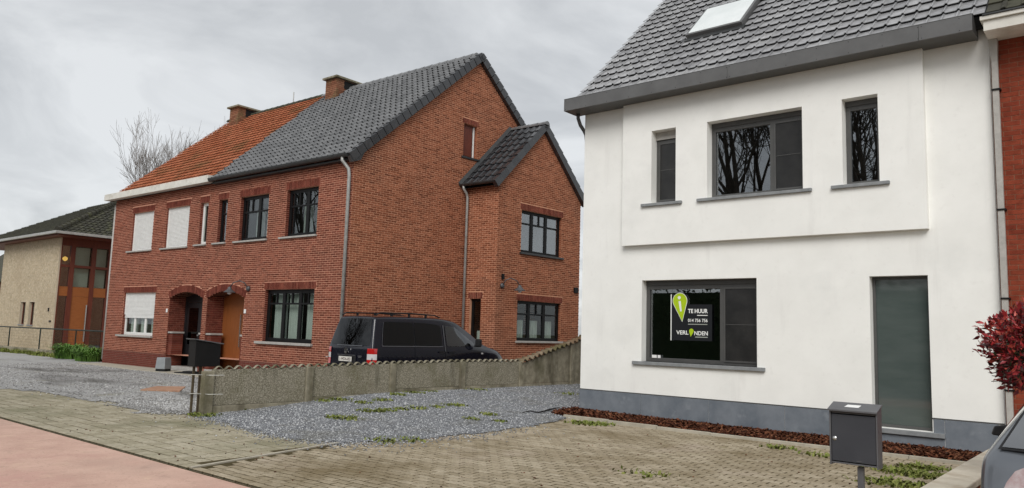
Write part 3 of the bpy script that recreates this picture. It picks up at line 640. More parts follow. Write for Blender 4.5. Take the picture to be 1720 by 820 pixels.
# roof
PIT = math.radians(43.34); RO = Vector((-9.02, 12.60, 6.39)); SDIR = Vector((0, math.cos(PIT), math.sin(PIT))); RN = Vector((0, -math.sin(PIT), math.cos(PIT)))
SL = (17.45-12.60)/math.cos(PIT)
rf = MB()
def rp(x, s, h): return Vector((x, 12.60, 6.39))+SDIR*s+RN*h
for a, b in ((-9.0, -1.70),):
    rf.add([rp(a, 0, 0), rp(b, 0, 0), rp(b, SL, 0), rp(a, SL, 0), rp(a, 0, -.2), rp(b, 0, -.2), rp(b, SL, -.2), rp(a, SL, -.2)], [(0, 1, 2, 3), (4, 7, 6, 5), (0, 4, 5, 1), (1, 5, 6, 2), (2, 6, 7, 3), (3, 7, 4, 0)])
top = rp(0, SL, 0)
rf.add([P(-9.0, top.y, top.z), P(-1.7, top.y, top.z), P(-1.7, 22.3, 6.39), P(-9.0, 22.3, 6.39)], [(0, 1, 2, 3)])
roof = rf.build('roof', 'tile_underlay', WH)
tprof = [(0, .002), (.08, .001), (.70, .003), (.78, .009), (.85, .027), (.95, .030), (1.0, .003)]
tm = tile_mesh('roof_tile', 'tile_white_house', .205, .315, tprof, thick=.010, lift=.052)
SKY = (-7.20, -5.98, 1.93, 3.28)
def skip_sky(c, r): x = -9.02+c; return SKY[0]-.04 < x < SKY[1]+.06 and SKY[2]+.02 < r+.05 < SKY[3]
lay_tiles(roof, RO, (1, 0, 0), SDIR, 36, int(SL/.315), .205, .315, tm, 'tile_white_house', 300, skip_sky)
sk = MB()
def rbox(mb, x0, x1, s0, s1, h0, h1): return mb.add([rp(x, s, h) for x in (x0, x1) for s in (s0, s1) for h in (h0, h1)], [(0, 1, 3, 2), (4, 6, 7, 5), (0, 4, 5, 1), (2, 3, 7, 6), (0, 2, 6, 4), (1, 5, 7, 3)])
for q in ((SKY[0], SKY[1], SKY[2], SKY[2]+.07), (SKY[0], SKY[1], SKY[3]-.09, SKY[3]), (SKY[0], SKY[0]+.07, SKY[2]+.07, SKY[3]-.09), (SKY[1]-.07, SKY[1], SKY[2]+.07, SKY[3]-.09)): rbox(sk, *q, -.02, .13)
skl = sk.build('skylight', 'fascia_grey', roof, bevel=.006)
rbox(MB(), SKY[0]+.055, SKY[1]-.055, SKY[2]+.055, SKY[3]-.075, .10, .137).build('skylight_pane', 'skylight_pane', roof)
rbox(MB(), SKY[0]-.08, SKY[1]+.06, SKY[2]-.16, SKY[2]+.01, .02, .06).build('flashing', 'gutter_dark', roof)
va = rbox(MB(), -4.18, -3.96, 1.93, 2.16, .03, .12).build('roof_vent', 'gutter_dark', roof, bevel=.02)
# box gutter fascia of butted panels with screws
for (a, b) in ((-9.145, -5.6), (-5.596, -2.55), (-2.546, -1.845)):
    fp = MB().box((a, 12.40, 6.145), (b, 12.425, 6.385)).build('fascia_panel', 'fascia_grey', WH, bevel=.003)
    s = MB()
    for x in np.arange(a+.04, b, .5):
        for z in (6.175, 6.355): s.lathe([(0, .004), (.006, .003), (.007, 0)], Matrix.Translation((x, 12.40, z)) @ Matrix.Rotation(math.pi/2, 4, 'X'), 8)
    s.build('screw', 'frame_black', fp)
MB().box((-9.145, 12.40, 6.387), (-1.845, 12.66, 6.40)).box((-9.145, 12.427, 6.145), (-9.12, 12.895, 6.385)).box((-1.87, 12.427, 6.145), (-1.845, 12.895, 6.385)).build('gutter_rim', 'frame_grey', WH)
MB().box((-9.12, 12.43, 6.15), (-1.87, 12.9-.002, 6.17)).build('soffit', 'frame_grey', WH)
MB().tube([(-9.03, 12.75, 6.16), (-9.03, 12.75, 6.06), (-9.02, 12.82, 5.93), (-9.01, 12.95, 5.83), (-9.01, 13.02, 5.76), (-9.01, 13.05, 5.6), (-9.01, 13.05, .1)], .038, 10).build('downpipe', 'copper', WH, smooth=True)

# for-rent sign standing behind the pane of the big window
SG = thing('for_rent_sign', (-6.68, 13.13, 1.5), 'black for-rent sign with lime green pin inside the lower window of the white house', 'sign')
MS = frame((0, 13.06, 0), (1, 0, 0), (0, -1, 0)); q = 13.06/13.2
def S_(x, z): return x*q, 1.6+(z-1.6)*q
def sbox(x0, x1, z0, z1): a = S_(x0, z0); b = S_(x1, z1); return a[0], b[0], a[1], b[1]
a = sbox(-7.085, -6.264, 1.545, 2.218)
MB().box((a[0], -.010, a[2]), (a[1], 0, a[3]), MS).build('board', 'sign_board', SG)
a = sbox(-7.105, -7.088, 1.54, 2.41); MB().box((a[0], -.008, a[2]), (a[1], .004, a[3]), MS).build('pole', 'sign_white', SG)
def pin(cx, cz, r, tipx, tipz, d0, d1):
    pts = []
    dx, dz = tipx-cx, tipz-cz; D = math.hypot(dx, dz); ang = math.atan2(dz, dx); al = math.acos(min(1, r/D))
    n = 26
    for k in range(n+1):
        t = ang+al+(2*math.pi-2*al)*k/n; pts.append(S_(cx+r*math.cos(t), cz+r*math.sin(t)))
    pts.append(S_(tipx, tipz)); return pts
MB().prism(pin(-6.912, 2.285, .152, -6.862, 1.888, 0, 0), MS, .001, .004).build('pin_outline', 'sign_white', SG)
MB().prism(pin(-6.912, 2.287, .142, -6.863, 1.902, 0, 0), MS, .0045, .006).build('pin', 'sign_lime', SG)
ii = MB(); c0 = S_(-6.925, 2.345); ii.prism([(c0[0]+.031*math.cos(t*math.pi/8), c0[1]+.031*math.sin(t*math.pi/8)) for t in range(16)], MS, .0065, .008)
ii.prism([S_(-6.94, 2.275), S_(-6.893, 2.285), S_(-6.872, 2.09), S_(-6.905, 2.085)], MS, .0065, .008); ii.build('pin_letter', 'sign_white', SG)
text_mesh('lettering', 'TE HUUR', 'sign_white', SG, sbox(-6.745, -6.345, 2.055, 2.135), MS, .003, .03)
text_mesh('lettering', '014 756 756', 'sign_white', SG, sbox(-6.745, -6.35, 1.89, 1.953), MS, .003, .014)
for (x0, x1, z) in ((-6.56, -6.35, 2.016), (-6.744, -6.355, 1.850)):
    a = sbox(x0, x1, z-.007, z+.006); MB().box((a[0], .001, a[2]), (a[1], .003, a[3]), MS).build('underline', 'sign_grey' if z < 1.9 else 'sign_white', SG)
text_mesh('lettering', 'VERL', 'sign_white', SG, sbox(-6.985, -6.735, 1.655, 1.730), MS, .003, .02)
text_mesh('lettering', 'NDEN', 'sign_white', SG, sbox(-6.615, -6.345, 1.648, 1.723), MS, .003, .02)
MB().prism(pin(-6.675, 1.722, .046, -6.688, 1.617, 0, 0), MS, .001, .004).build('small_pin', 'sign_lime', SG)
a = sbox(-6.60, -6.35, 1.607, 1.622); MB().box((a[0], .001, a[2]), (a[1], .002, a[3]), MS).build('small_print', 'sign_grey', SG)

# ================================================================== RED NEIGHBOUR ON THE RIGHT
RH = thing('red_brick_house', (2, 12.9, 0), 'red brick house with cream gutter at the right edge, joined to the white house', 'house')
MR = frame((0, YF-.02, 0), (1, 0, 0), (0, -1, 0))
wall_mb(MR, -1.70, 5.5, -.05, 6.4).build('wall', 'mortar_red', RH)
it = [(MR, p, f) for p, f in lay_bricks(MR, -1.68, 5.5, -.05, 6.1, ch=.072, L=.21, j=.010)]
place_bricks(it, RH, 'brick_red', 'brick', 300, proud=.005, ch=.072, L=.21, j=.010)
MB().box((-1.70, 12.35, 6.075), (5.6, 12.87, 6.225)).build('gutter', 'gutter_white', RH, bevel=.004)
MB().box((-1.735, 12.31, 6.228), (5.6, 12.87, 6.285)).build('gutter_rim', 'gutter_white', RH, bevel=.004)
MB().box((-1.70, 12.29, 6.288), (5.6, 12.5, 6.31)).build('drip_edge', 'gutter_dark', RH)
dpm = MB().box((-1.678, 12.78, .1), (-1.60, 12.86, 5.75)); dpm.add([(-1.678, 12.78, 5.752), (-1.60, 12.78, 5.752), (-1.60, 12.86, 5.752), (-1.678, 12.86, 5.752), (-1.705, 12.74, 6.073), (-1.59, 12.74, 6.073), (-1.59, 12.87, 6.073), (-1.705, 12.87, 6.073)], [(0, 1, 5, 4), (1, 2, 6, 5), (2, 3, 7, 6), (3, 0, 4, 7)])
dp = dpm.build('downpipe', 'sill_pale', RH)
for z in (5.32, 3.55, 2.28, 1.0): MB().box((-1.69, 12.765, z-.012), (-1.575, 12.875, z+.012)).build('pipe_clamp', 'frame_black', dp)
rr = MB().add([(-1.69, 12.36, 6.31), (5.6, 12.36, 6.31), (5.6, 17.4, 10.7), (-1.69, 17.4, 10.7)], [(0, 1, 2, 3)]).build('roof', 'tile_underlay', RH)
SD2 = Vector((0, 5.04, 4.39)).normalized()
lay_tiles(rr, (-1.66, 12.36, 6.32), (1, 0, 0), SD2, 30, 20, .24, .33, tile_mesh('roof_tile', 'tile_moss', .24, .33, [(0, 0), (.7, 0), (.8, .02), (.95, .025), (1.02, .01)]), 'tile_moss', 60)

# ================================================================== THE PAIR OF BRICK HOUSES (skew plot: own axes)
A1, B1 = math.radians(1.4), math.radians(-1.8)
BU = Vector((math.cos(A1), math.sin(A1), 0)); BN = Vector((-BU.y, BU.x, 0)); BV = Vector((-math.sin(B1), math.cos(B1), 0)); BG = Vector((BV.y, -BV.x, 0))
BP0 = Vector((-29.681, 12.22, 0)); BW = 13.58; BPC = BP0+BU*BW; BPA = BPC+BV*4.2; ANW = 1.286; BPB = BPA+BU*ANW
MF = frame(BP0, BU, -BN); MG = frame(BPC, BV, BG); MAF = frame(BPA, BU, -BN); MAG = frame(BPB, BV, BG)
def BL(a, b, z): return BP0+BU*a+BV*b+Vector((0, 0, z))
LH = thing('brick_house', BL(3.4, 4.5, 0), 'brick house half with orange tiled roof and white roller shutters', 'house', 'pair of joined brick houses')
DH = thing('brick_house', BL(10.2, 4.5, 0), 'brick house half with dark grey tiled roof, black windows and brown gable wall', 'house', 'pair of joined brick houses')
SPLIT = 33*.205
ARCH = [(4.50, 6.58), (6.84, 8.90)]; SPR, RISE = 2.40, .20
def arch_z(a, a0, a1, extra=0):
    h = (a1-a0)/2; R = (h*h+RISE*RISE)/(2*RISE); cz = SPR+RISE-R; x = a-(a0+a1)/2; R += extra
    return cz+math.sqrt(max(0, R*R-x*x))
def arch_strips(a0, a1, n=14):
    out = []
    for i in range(n):
        p, q_ = a0+(a1-a0)*i/n, a0+(a1-a0)*(i+1)/n
        out.append((p, q_, .05, arch_z((p+q_)/2, a0, a1), .6, ('' if i == 0 else 'l')+('' if i == n-1 else 'r')))
    return out
LW = dict(low=(1.25, 3.53, 1.12, 2.61), u1=(1.42, 2.95, 4.10, 5.48), u2=(3.85, 5.35, 4.10, 5.48), u3=(6.02, 6.50, 4.12, 5.48))
RW = dict(low=(9.93, 12.22, 1.14, 2.62), u4=(7.12, 7.62, 4.12, 5.49), u5=(8.34, 9.82, 4.11, 5.47), u6=(10.70, 12.15, 4.11, 5.47))
def fix_d(ops, d=.13): return [(*o, d) for o in ops]
for (H, a0, a1, wins, ar) in ((LH, 0, SPLIT, LW, ARCH[0]), (DH, SPLIT, BW, RW, ARCH[1])):
    ops = fix_d(wins.values()); 
    wall_mb(MF, a0, a1, .55, 6.25, ops+[o if o[2] > .5 else (o[0], o[1], .55, *o[3:]) for o in arch_strips(*ar)]).build('front_wall', 'mortar_front', H)
    lint = [(o[0]-.07, o[1]+.07, o[3], o[3]+.205) for o in wins.values() if o[1]-o[0] > 0]
    arect = (ar[0], ar[1], 0, SPR)
    def av(u, z, ar=ar): return ar[0]-.02 < u < ar[1]+.02 and z < arch_z(u, ar[0], ar[1], .235)
    it = [(MF, p, f) for p, f in lay_bricks(MF, a0, a1, .56, 6.22, list(wins.values())+lint+[arect], avoid=av)]
    place_bricks(it, H, 'brick_front', 'brick', 150 if H is DH else 300)
    tag(reveal_bricks(MF, ops).build('reveal_bricks', 'brick_lintel', H), kind='stuff')
    # plinth of smooth darker brick
    pa = wall_mb(MF @ Matrix.Translation((0, .016, 0)), a0, ar[0], -.1, .555).box((a0, 0, .548), (ar[0], .018, .556), MF)
    wall_mb(MF @ Matrix.Translation((0, .016, 0)), ar[1], a1, -.1, .555, mb=pa).box((ar[1], 0, .548), (a1, .018, .556), MF)
    pl = pa.build('plinth', 'mortar_dark', H)
    pit = lay_bricks(MF, a0, ar[0], .03, .55)+lay_bricks(MF, ar[1], a1, .03, .55)
    pm = MB()
    for p, f in pit: pm.prism(p, MF, .014, .021+rnd.uniform(-.001, .001))
    tag(pm.build('plinth_brick', 'brick_plinth', pl), kind='stuff')
    for k, o in wins.items():
        soldier(MF, o[0]-.06, o[1]+.06, o[3], .20).build('lintel', 'brick_lintel', H)
    # arch ring
    vm = MB(); n = 30; a0_, a1_ = ar
    for i in range(n):
        p, q_ = a0_-.05+(a1_-a0_+.1)*(i+.08)/n, a0_-.05+(a1_-a0_+.1)*(i+.92)/n; P4 = []
        for (x, e) in ((p, 0), (q_, 0), (q_, .215), (p, .215)):
            t = (x-(a0_+a1_)/2)*.0; P4.append((x+(x-(a0_+a1_)/2)*e*.18, arch_z(min(max(x, a0_), a1_), a0_, a1_, 0)+e))
        vm.prism(P4, MF, -.12, .012+rnd.uniform(-.002, .002))
    vm.build('arch_ring', 'brick_lintel', H)
    # porch: recess walls, floor, low piers with stone caps, doors at the back
    D = .62; a0_, a1_ = ar
    pr = MB(); Q = lambda a, y, z: MF @ Vector((a, -y, z))
    pr.quad(Q(a0_, 0, 0), Q(a0_, 0, 2.7), Q(a0_, D, 2.7), Q(a0_, D, 0)); pr.quad(Q(a1_, 0, 0), Q(a1_, D, 0), Q(a1_, D, 2.7), Q(a1_, 0, 2.7)); pr.quad(Q(a0_, .12, 2.62), Q(a1_, .12, 2.62), Q(a1_, D, 2.62), Q(a0_, D, 2.62)); pr.quad(Q(a0_, D, 0), Q(a0_, D, 2.7), Q(a1_, D, 2.7), Q(a1_, D, 0))
    po = pr.build('porch', 'mortar_front', H)
    rb = MB(); z = .2; r_ = 0
    while z < 2.62:
        y = -.1 if r_ % 2 else 0
        while y < D-.01:
            ya, yb = max(y+.006, .004), min(y+.2, D-.002)
            if yb-ya > .02:
                for (ua, ub) in ((a0_, a0_+.007), (a1_-.007, a1_)): rb.box((ua, -yb, z+.006), (ub, -ya, z+.064), MF)
            y += .205
        z += .07; r_ += 1
    tag(rb.build('porch_brick', 'brick_lintel', po), kind='stuff')
    MB().box((a0_-.15, -D, -.05), (a1_+.15, .12, .10), MF).box((a0_+.05, -D, .10), (a1_-.05, -.02, .19), MF).build('doorstep', 'sill_pale', H, bevel=.01)
    for (p, q_) in ((a0_+.007, a0_+.26), (a1_-.16, a1_-.007)):
        s_ = MB().box((p, -.42, .1), (q_, -.06, 1.24), MF).build('pier', 'mortar_dark', H)
        sb_ = MB(); z = .12
        while z < 1.22: sb_.box((p+.004, -.424, z+.005), (q_+.005, -.055, z+.064), MF); z += .07
        tag(sb_.build('pier_brick', 'brick_lintel', s_), kind='stuff')
        MB().box((p-.004, -.45, 1.245), (q_+.03, -.02, 1.30), MF).build('cap', 'sill_pale', s_, bevel=.006)
    if H is LH:
        dr = MB().box((a0_+.03, -D+.01, .19), (a0_+.12, -D+.07, 2.6), MF).box((a0_+1.05, -D+.01, .19), (a0_+1.14, -D+.07, 2.6), MF).box((a0_+.12, -D+.01, 2.3), (a0_+1.05, -D+.07, 2.6), MF).box((a0_+.125, -D+.01, .20), (a0_+1.045, -D+.05, 2.29), MF).build('front_door', 'door_black', H, bevel=.004)
        MB().box((a0_+.3, -D+.052, .9), (a0_+.86, -D+.06, 2.1), MF).build('door_glass', 'glass_van', dr)
        MB().lathe([(.025, 0), (.03, .04), (0, .05)], MF @ Matrix.Translation((a0_+.95, -D+.05, 1.2)) @ Matrix.Rotation(-math.pi/2, 4, 'X'), 10).build('door_knob', 'steel', dr)
        sl_ = MB().box((a0_+1.16, -D+.01, .19), (a0_+1.24, -D+.06, 2.6), MF).box((a1_-.08, -D+.01, .19), (a1_-.005, -D+.06, 2.6), MF).box((a0_+1.24, -D+.01, .19), (a1_-.08, -D+.06, .5), MF).build('side_light', 'frame_grey', H)
        MB().box((a0_+1.24, -D+.03, .5), (a1_-.08, -D+.036, 2.6), MF).build('pane', 'glass_house', sl_)
    else:
        dr = MB().box((a0_+.01, -D+.01, .19), (a1_-.9, -D+.05, 2.6), MF).build('front_door', 'wood_door', H, bevel=.004)
        MB().box((a1_-.895, -D+.01, .19), (a1_-.008, -D+.03, 2.6), MF).build('door_panel', 'wood_frame', dr)
        MB().box((a1_-1.0, -D+.05, .9), (a1_-.97, -D+.10, 1.9), MF).build('door_handle', 'steel', dr)
    hn = ar[0]-.11 if H is LH else ar[1]+.08
    MB().box((hn-.05, .006, 1.93), (hn+.05, .018, 2.05), MF).build('house_number', 'paper', H)
# shared unseen walls
bk = MB(); Q = BL
bk.quad(Q(0, 0, 0), Q(0, 9.1, 0), Q(0, 9.1, 6.1), Q(0, 0, 6.1)); bk.add([Q(0, 0, 6.1), Q(0, 9.1, 6.1), Q(0, 4.55, 10.0)], [(0, 1, 2)]); bk.quad(Q(0, 9.1, 0), Q(SPLIT, 9.1, 0), Q(SPLIT, 9.1, 6.1), Q(0, 9.1, 6.1))
bk.build('rear_wall', 'mortar_gable', LH)
MB().quad(Q(SPLIT, 9.1, 0), Q(BW, 9.1, 0), Q(BW, 9.1, 6.1), Q(SPLIT, 9.1, 6.1)).build('rear_wall', 'mortar_gable', DH)
# shutters and windows of the left half
def shut(o, z_lo, nm='shutter'):
    mb = MB(); z = o[3]; u0, u1 = o[0]+.03, o[1]-.03; y = -.085
    while z > z_lo+.01:
        zl = max(z-.045, z_lo)
        mb.add([MF @ Vector(p) for p in ((u0, y, zl), (u1, y, zl), (u1, y+.010, zl+.012), (u0, y+.010, zl+.012), (u1, y+.010, z-.010), (u0, y+.010, z-.010), (u1, y, z-.001), (u0, y, z-.001))], [(0, 1, 2, 3), (3, 2, 4, 5), (5, 4, 6, 7)]); z -= .045
    mb.box((u0, y-.012, z_lo-.02), (u1, y+.014, z_lo+.02), MF)
    return mb.build(nm, 'shutter_white', LH)
for k in ('u1', 'u2'):
    o = LW[k]; shut(o, o[2]+.02)
    MB().box((o[0], -.11, o[2]), (o[0]+.05, -.06, o[3]), MF).box((o[1]-.05, -.11, o[2]), (o[1], -.06, o[3]), MF).build('shutter_rail', 'frame_white', LH)
    sill(LH, MF, o[0]-.22, o[1]+.04, o[2], .05, .07, 'sill_pale', .1)
o = LW['low']; sh = shut(o, o[2]+.62)
window(LH, MF, o[0], o[1], o[2], o[2]+.72, -.10, 'frame_white', 'glass_clear', [(o[0]+.76, o[2]+.05, o[2]+.7, .12), (o[0]+1.52, o[2]+.05, o[2]+.7, .12)], (), fw=.10, fd=.05, curtains=[(o[0]+.2, o[0]+.7, o[2]+.06, o[2]+.7), (o[0]+.95, o[0]+1.25, o[2]+.06, o[2]+.7), (o[0]+1.7, o[0]+2.1, o[2]+.06, o[2]+.7)])
MB().box((o[0], -.11, o[2]+.72), (o[0]+.06, -.06, o[3]), MF).box((o[1]-.06, -.11, o[2]+.72), (o[1], -.06, o[3]), MF).build('shutter_rail', 'frame_white', LH)
sill(LH, MF, o[0]-.25, o[1]+.04, o[2], .06, .09, 'sill_pale', .1)
o = LW['u3']; window(LH, MF, *o, -.10, 'frame_white', 'glass_clear', (), (), fw=.09, curtains=[(o[0]+.1, o[1]-.1, o[2], o[3])]); sill(LH, MF, o[0]-.2, o[1]+.04, o[2], .05, .07, 'sill_pale', .1)
# black windows of the right half
o = RW['low']; wd = o[1]-o[0]; t = o[3]-.40
window(DH, MF, *o, -.10, 'frame_black', 'glass_clear', [(o[0]+wd*.345, o[2]+.05, o[3]-.05, .13), (o[0]+wd*.675, o[2]+.05, o[3]-.05, .13)]+[(o[0]+wd*f, t, o[3]-.05, .045) for f in (.19, .51, .83)], [(t, o[0]+.05, o[1]-.05, .05)], fw=.11, fd=.06, curtains=[(o[0]+.15, o[0]+.72, o[2]+.05, o[3]), (o[0]+.84, o[0]+1.47, o[2]+.05, o[3]), (o[0]+1.64, o[0]+2.2, o[2]+.05, o[3])], cy=.12)
sill(DH, MF, o[0]-.27, o[1]+.05, o[2], .07, .09, 'sill_pale', .1)
for k in ('u5', 'u6'):
    o = RW[k]; wd = o[1]-o[0]; t = o[3]-.48; m_ = o[0]+wd*.60
    window(DH, MF, *o, -.10, 'frame_black', 'glass_mid', [(m_, o[2]+.05, o[3]-.05, .13), (o[0]+wd*.33, t, o[3]-.05, .045), (o[0]+wd*.16, o[2]+.05, o[3]-.05, .03)], [(t, o[0]+.05, o[1]-.05, .05)], fw=.10, fd=.06, curtains=[(o[0]+.42, m_-.02, o[2]+.05, t+.02), (m_+.1, o[1]-.02, o[2]+.05, t-.05)], cy=.16)
    sill(DH, MF, o[0]-.22, o[1]+.04, o[2], .05, .07, 'sill_pale', .1)
o = RW['u4']; window(DH, MF, *o, -.10, 'frame_black', 'glass_house', (), [(o[3]-.45, o[0]+.05, o[1]-.05, .05)], fw=.09); sill(DH, MF, o[0]-.18, o[1]+.04, o[2], .05, .07, 'sill_pale', .1)
# gable wall and annex walls
K = .868; gclip = [(-K, 1, 6.19), (K, 1, 6.19+K*9.1)]
gop = [(4.0, 4.57, 6.90, 7.93, .13)]
wall_mb(MG, 0, 9.1, -.1, 10.2, gop, gclip).build('gable_wall', 'mortar_gable', DH)
it = [(MG, p, f) for p, f in lay_bricks(MG, 0.002, 9.1, -.1, 10.2, gop+[(3.95, 4.62, 7.93, 8.09)], gclip)]
KA = 1.0; aclip = [(-KA, 1, 6.10), (KA, 1, 6.10+KA*3.94)]
aop = [(1.05, 3.03, 4.02, 5.32, .13), (.97, 3.08, 1.36, 2.56, .13)]
afop = [(.30, .74, .25, 2.56, .13)]
am = wall_mb(MAG, 0, 4.02, -.1, 8.2, aop, aclip); wall_mb(MAF, 0, ANW, -.1, 6.05, afop, mb=am)
am.quad(BPB+BV*4.02, BPA+BV*4.02, BPA+BV*4.02+Vector((0, 0, 6.1)), BPB+BV*4.02+Vector((0, 0, 6.1)))
am.build('annex_wall', 'mortar_gable', DH)
it += [(MAG, p, f) for p, f in lay_bricks(MAG, .002, 4.02, -.1, 8.2, aop+[(o[0]-.07, o[1]+.07, o[3], o[3]+.19) for o in aop], aclip)]
it += [(MAF, p, f) for p, f in lay_bricks(MAF, .0, ANW, -.1, 6.0, afop+[(.24, .80, 2.56, 2.74)], phase=1)]
place_bricks(it, DH, 'brick_gable', 'brick', 150, rest='gable_brickwork')
for o in aop: soldier(MAG, o[0]-.06, o[1]+.06, o[3], .19).build('lintel', 'brick_lintel', DH)
soldier(MAF, .24, .80, 2.56, .19).build('lintel', 'brick_lintel', DH); soldier(MG, 3.94, 4.63, 7.93, .16).build('lintel', 'brick_lintel', DH)
rv = reveal_bricks(MAG, aop); rv2 = reveal_bricks(MG, gop); rv.add(rv2.v, rv2.f); tag(rv.build('reveal_bricks', 'brick_gable', DH), kind='stuff')
gw = window(DH, MG, *gop[0][:4], -.09, 'wood_frame', 'glass_van', (), (), fw=.05, room=False)
MB().box((4.05, -.15, 6.95), (4.45, -.085, 7.88), MG).build('blind', 'wood_frame', gw); MB().box((4.49, -.12, 6.93), (4.53, -.075, 7.90), MG).build('frame_edge', 'frame_white', gw)
MB().box((3.93, -.05, 6.84), (4.70, .04, 6.90), MG).build('sill', 'gutter_dark', DH)
for i, o in enumerate(aop):
    wd = o[1]-o[0]; t = o[3]-.40
    cur = [] if i == 0 else [(o[0]+.12, o[0]+.56, o[2]+.08, o[2]+.62), (o[0]+.72, o[0]+1.28, o[2]+.08, o[2]+.62), (o[0]+1.42, o[0]+1.98, o[2]+.08, o[2]+.62)]
    window(DH, MAG, *o[:4], -.09, 'frame_black', 'glass_house' if i == 0 else 'glass_clear', [(o[0]+wd*.30, o[2]+.05, o[3]-.05, .12), (o[0]+wd*.645, o[2]+.05, o[3]-.05, .12)]+[(o[0]+wd*f, t, o[3]-.05, .045) for f in (.475,)], [(t, o[0]+.05, o[1]-.05, .05)], fw=.09, curtains=cur, cy=.10)
sill(DH, MAG, 1.0, 3.10, 4.02, .06, .07, 'gutter_dark', .1); sill(DH, MAG, .92, 3.20, 1.36, .06, .08, 'sill_pale', .1)
o = afop[0]; window(DH, MAF, *o[:4], -.09, 'frame_black', 'glass_clear', (), [(1.1, o[0]+.05, o[1]-.05, .1)], fw=.08, name='side_door', curtains=[(o[0]+.1, o[1]-.08, 1.2, 1.62)])
# wall lamps: cranked arm, round back plate, bell shade with bulb
def wall_lamp(H, M, u, z, du):
    l = MB().lathe([(0, 0), (.075, 0), (.075, .05), (.05, .075), (0, .08)], M @ Matrix.Translation((u, .0, z)) @ Matrix.Rotation(-math.pi/2, 4, 'X'), 16).build('wall_lamp', 'copper', H, smooth=True)
    MB().tube([M @ Vector(p) for p in ((u, .06, z+.03), (u, .16, z+.16), (u+du*.25, .26, z+.22), (u+du*.7, .32, z+.16), (u+du, .34, z+.02))], .016, 8).build('arm', 'copper', l, smooth=True)
    MB().lathe([(.03, 0), (.05, -.02), (.06, -.06), (.10, -.10), (.16, -.15), (.175, -.165)], M @ Matrix.Translation((u+du, .34, z+.04)), 18).build('shade', 'copper', l, smooth=True)
    MB().lathe([(.0, -.23), (.05, -.215), (.065, -.18), (.05, -.14)], M @ Matrix.Translation((u+du, .34, z+.04)), 14).build('bulb_glass', 'lamp_clear', l, smooth=True)
wall_lamp(DH, MF, 9.10, 2.66, -.48); wall_lamp(DH, MAG, .25, 2.95, .42)
MB().box((.22, 0, 3.14), (.30, .06, 3.30), MAG).build('junction_box', 'frame_black', DH); MB().box((3.72, 0, 2.94), (3.92, .05, 3.12), MAG).build('vent', 'frame_black', DH, bevel=.006)

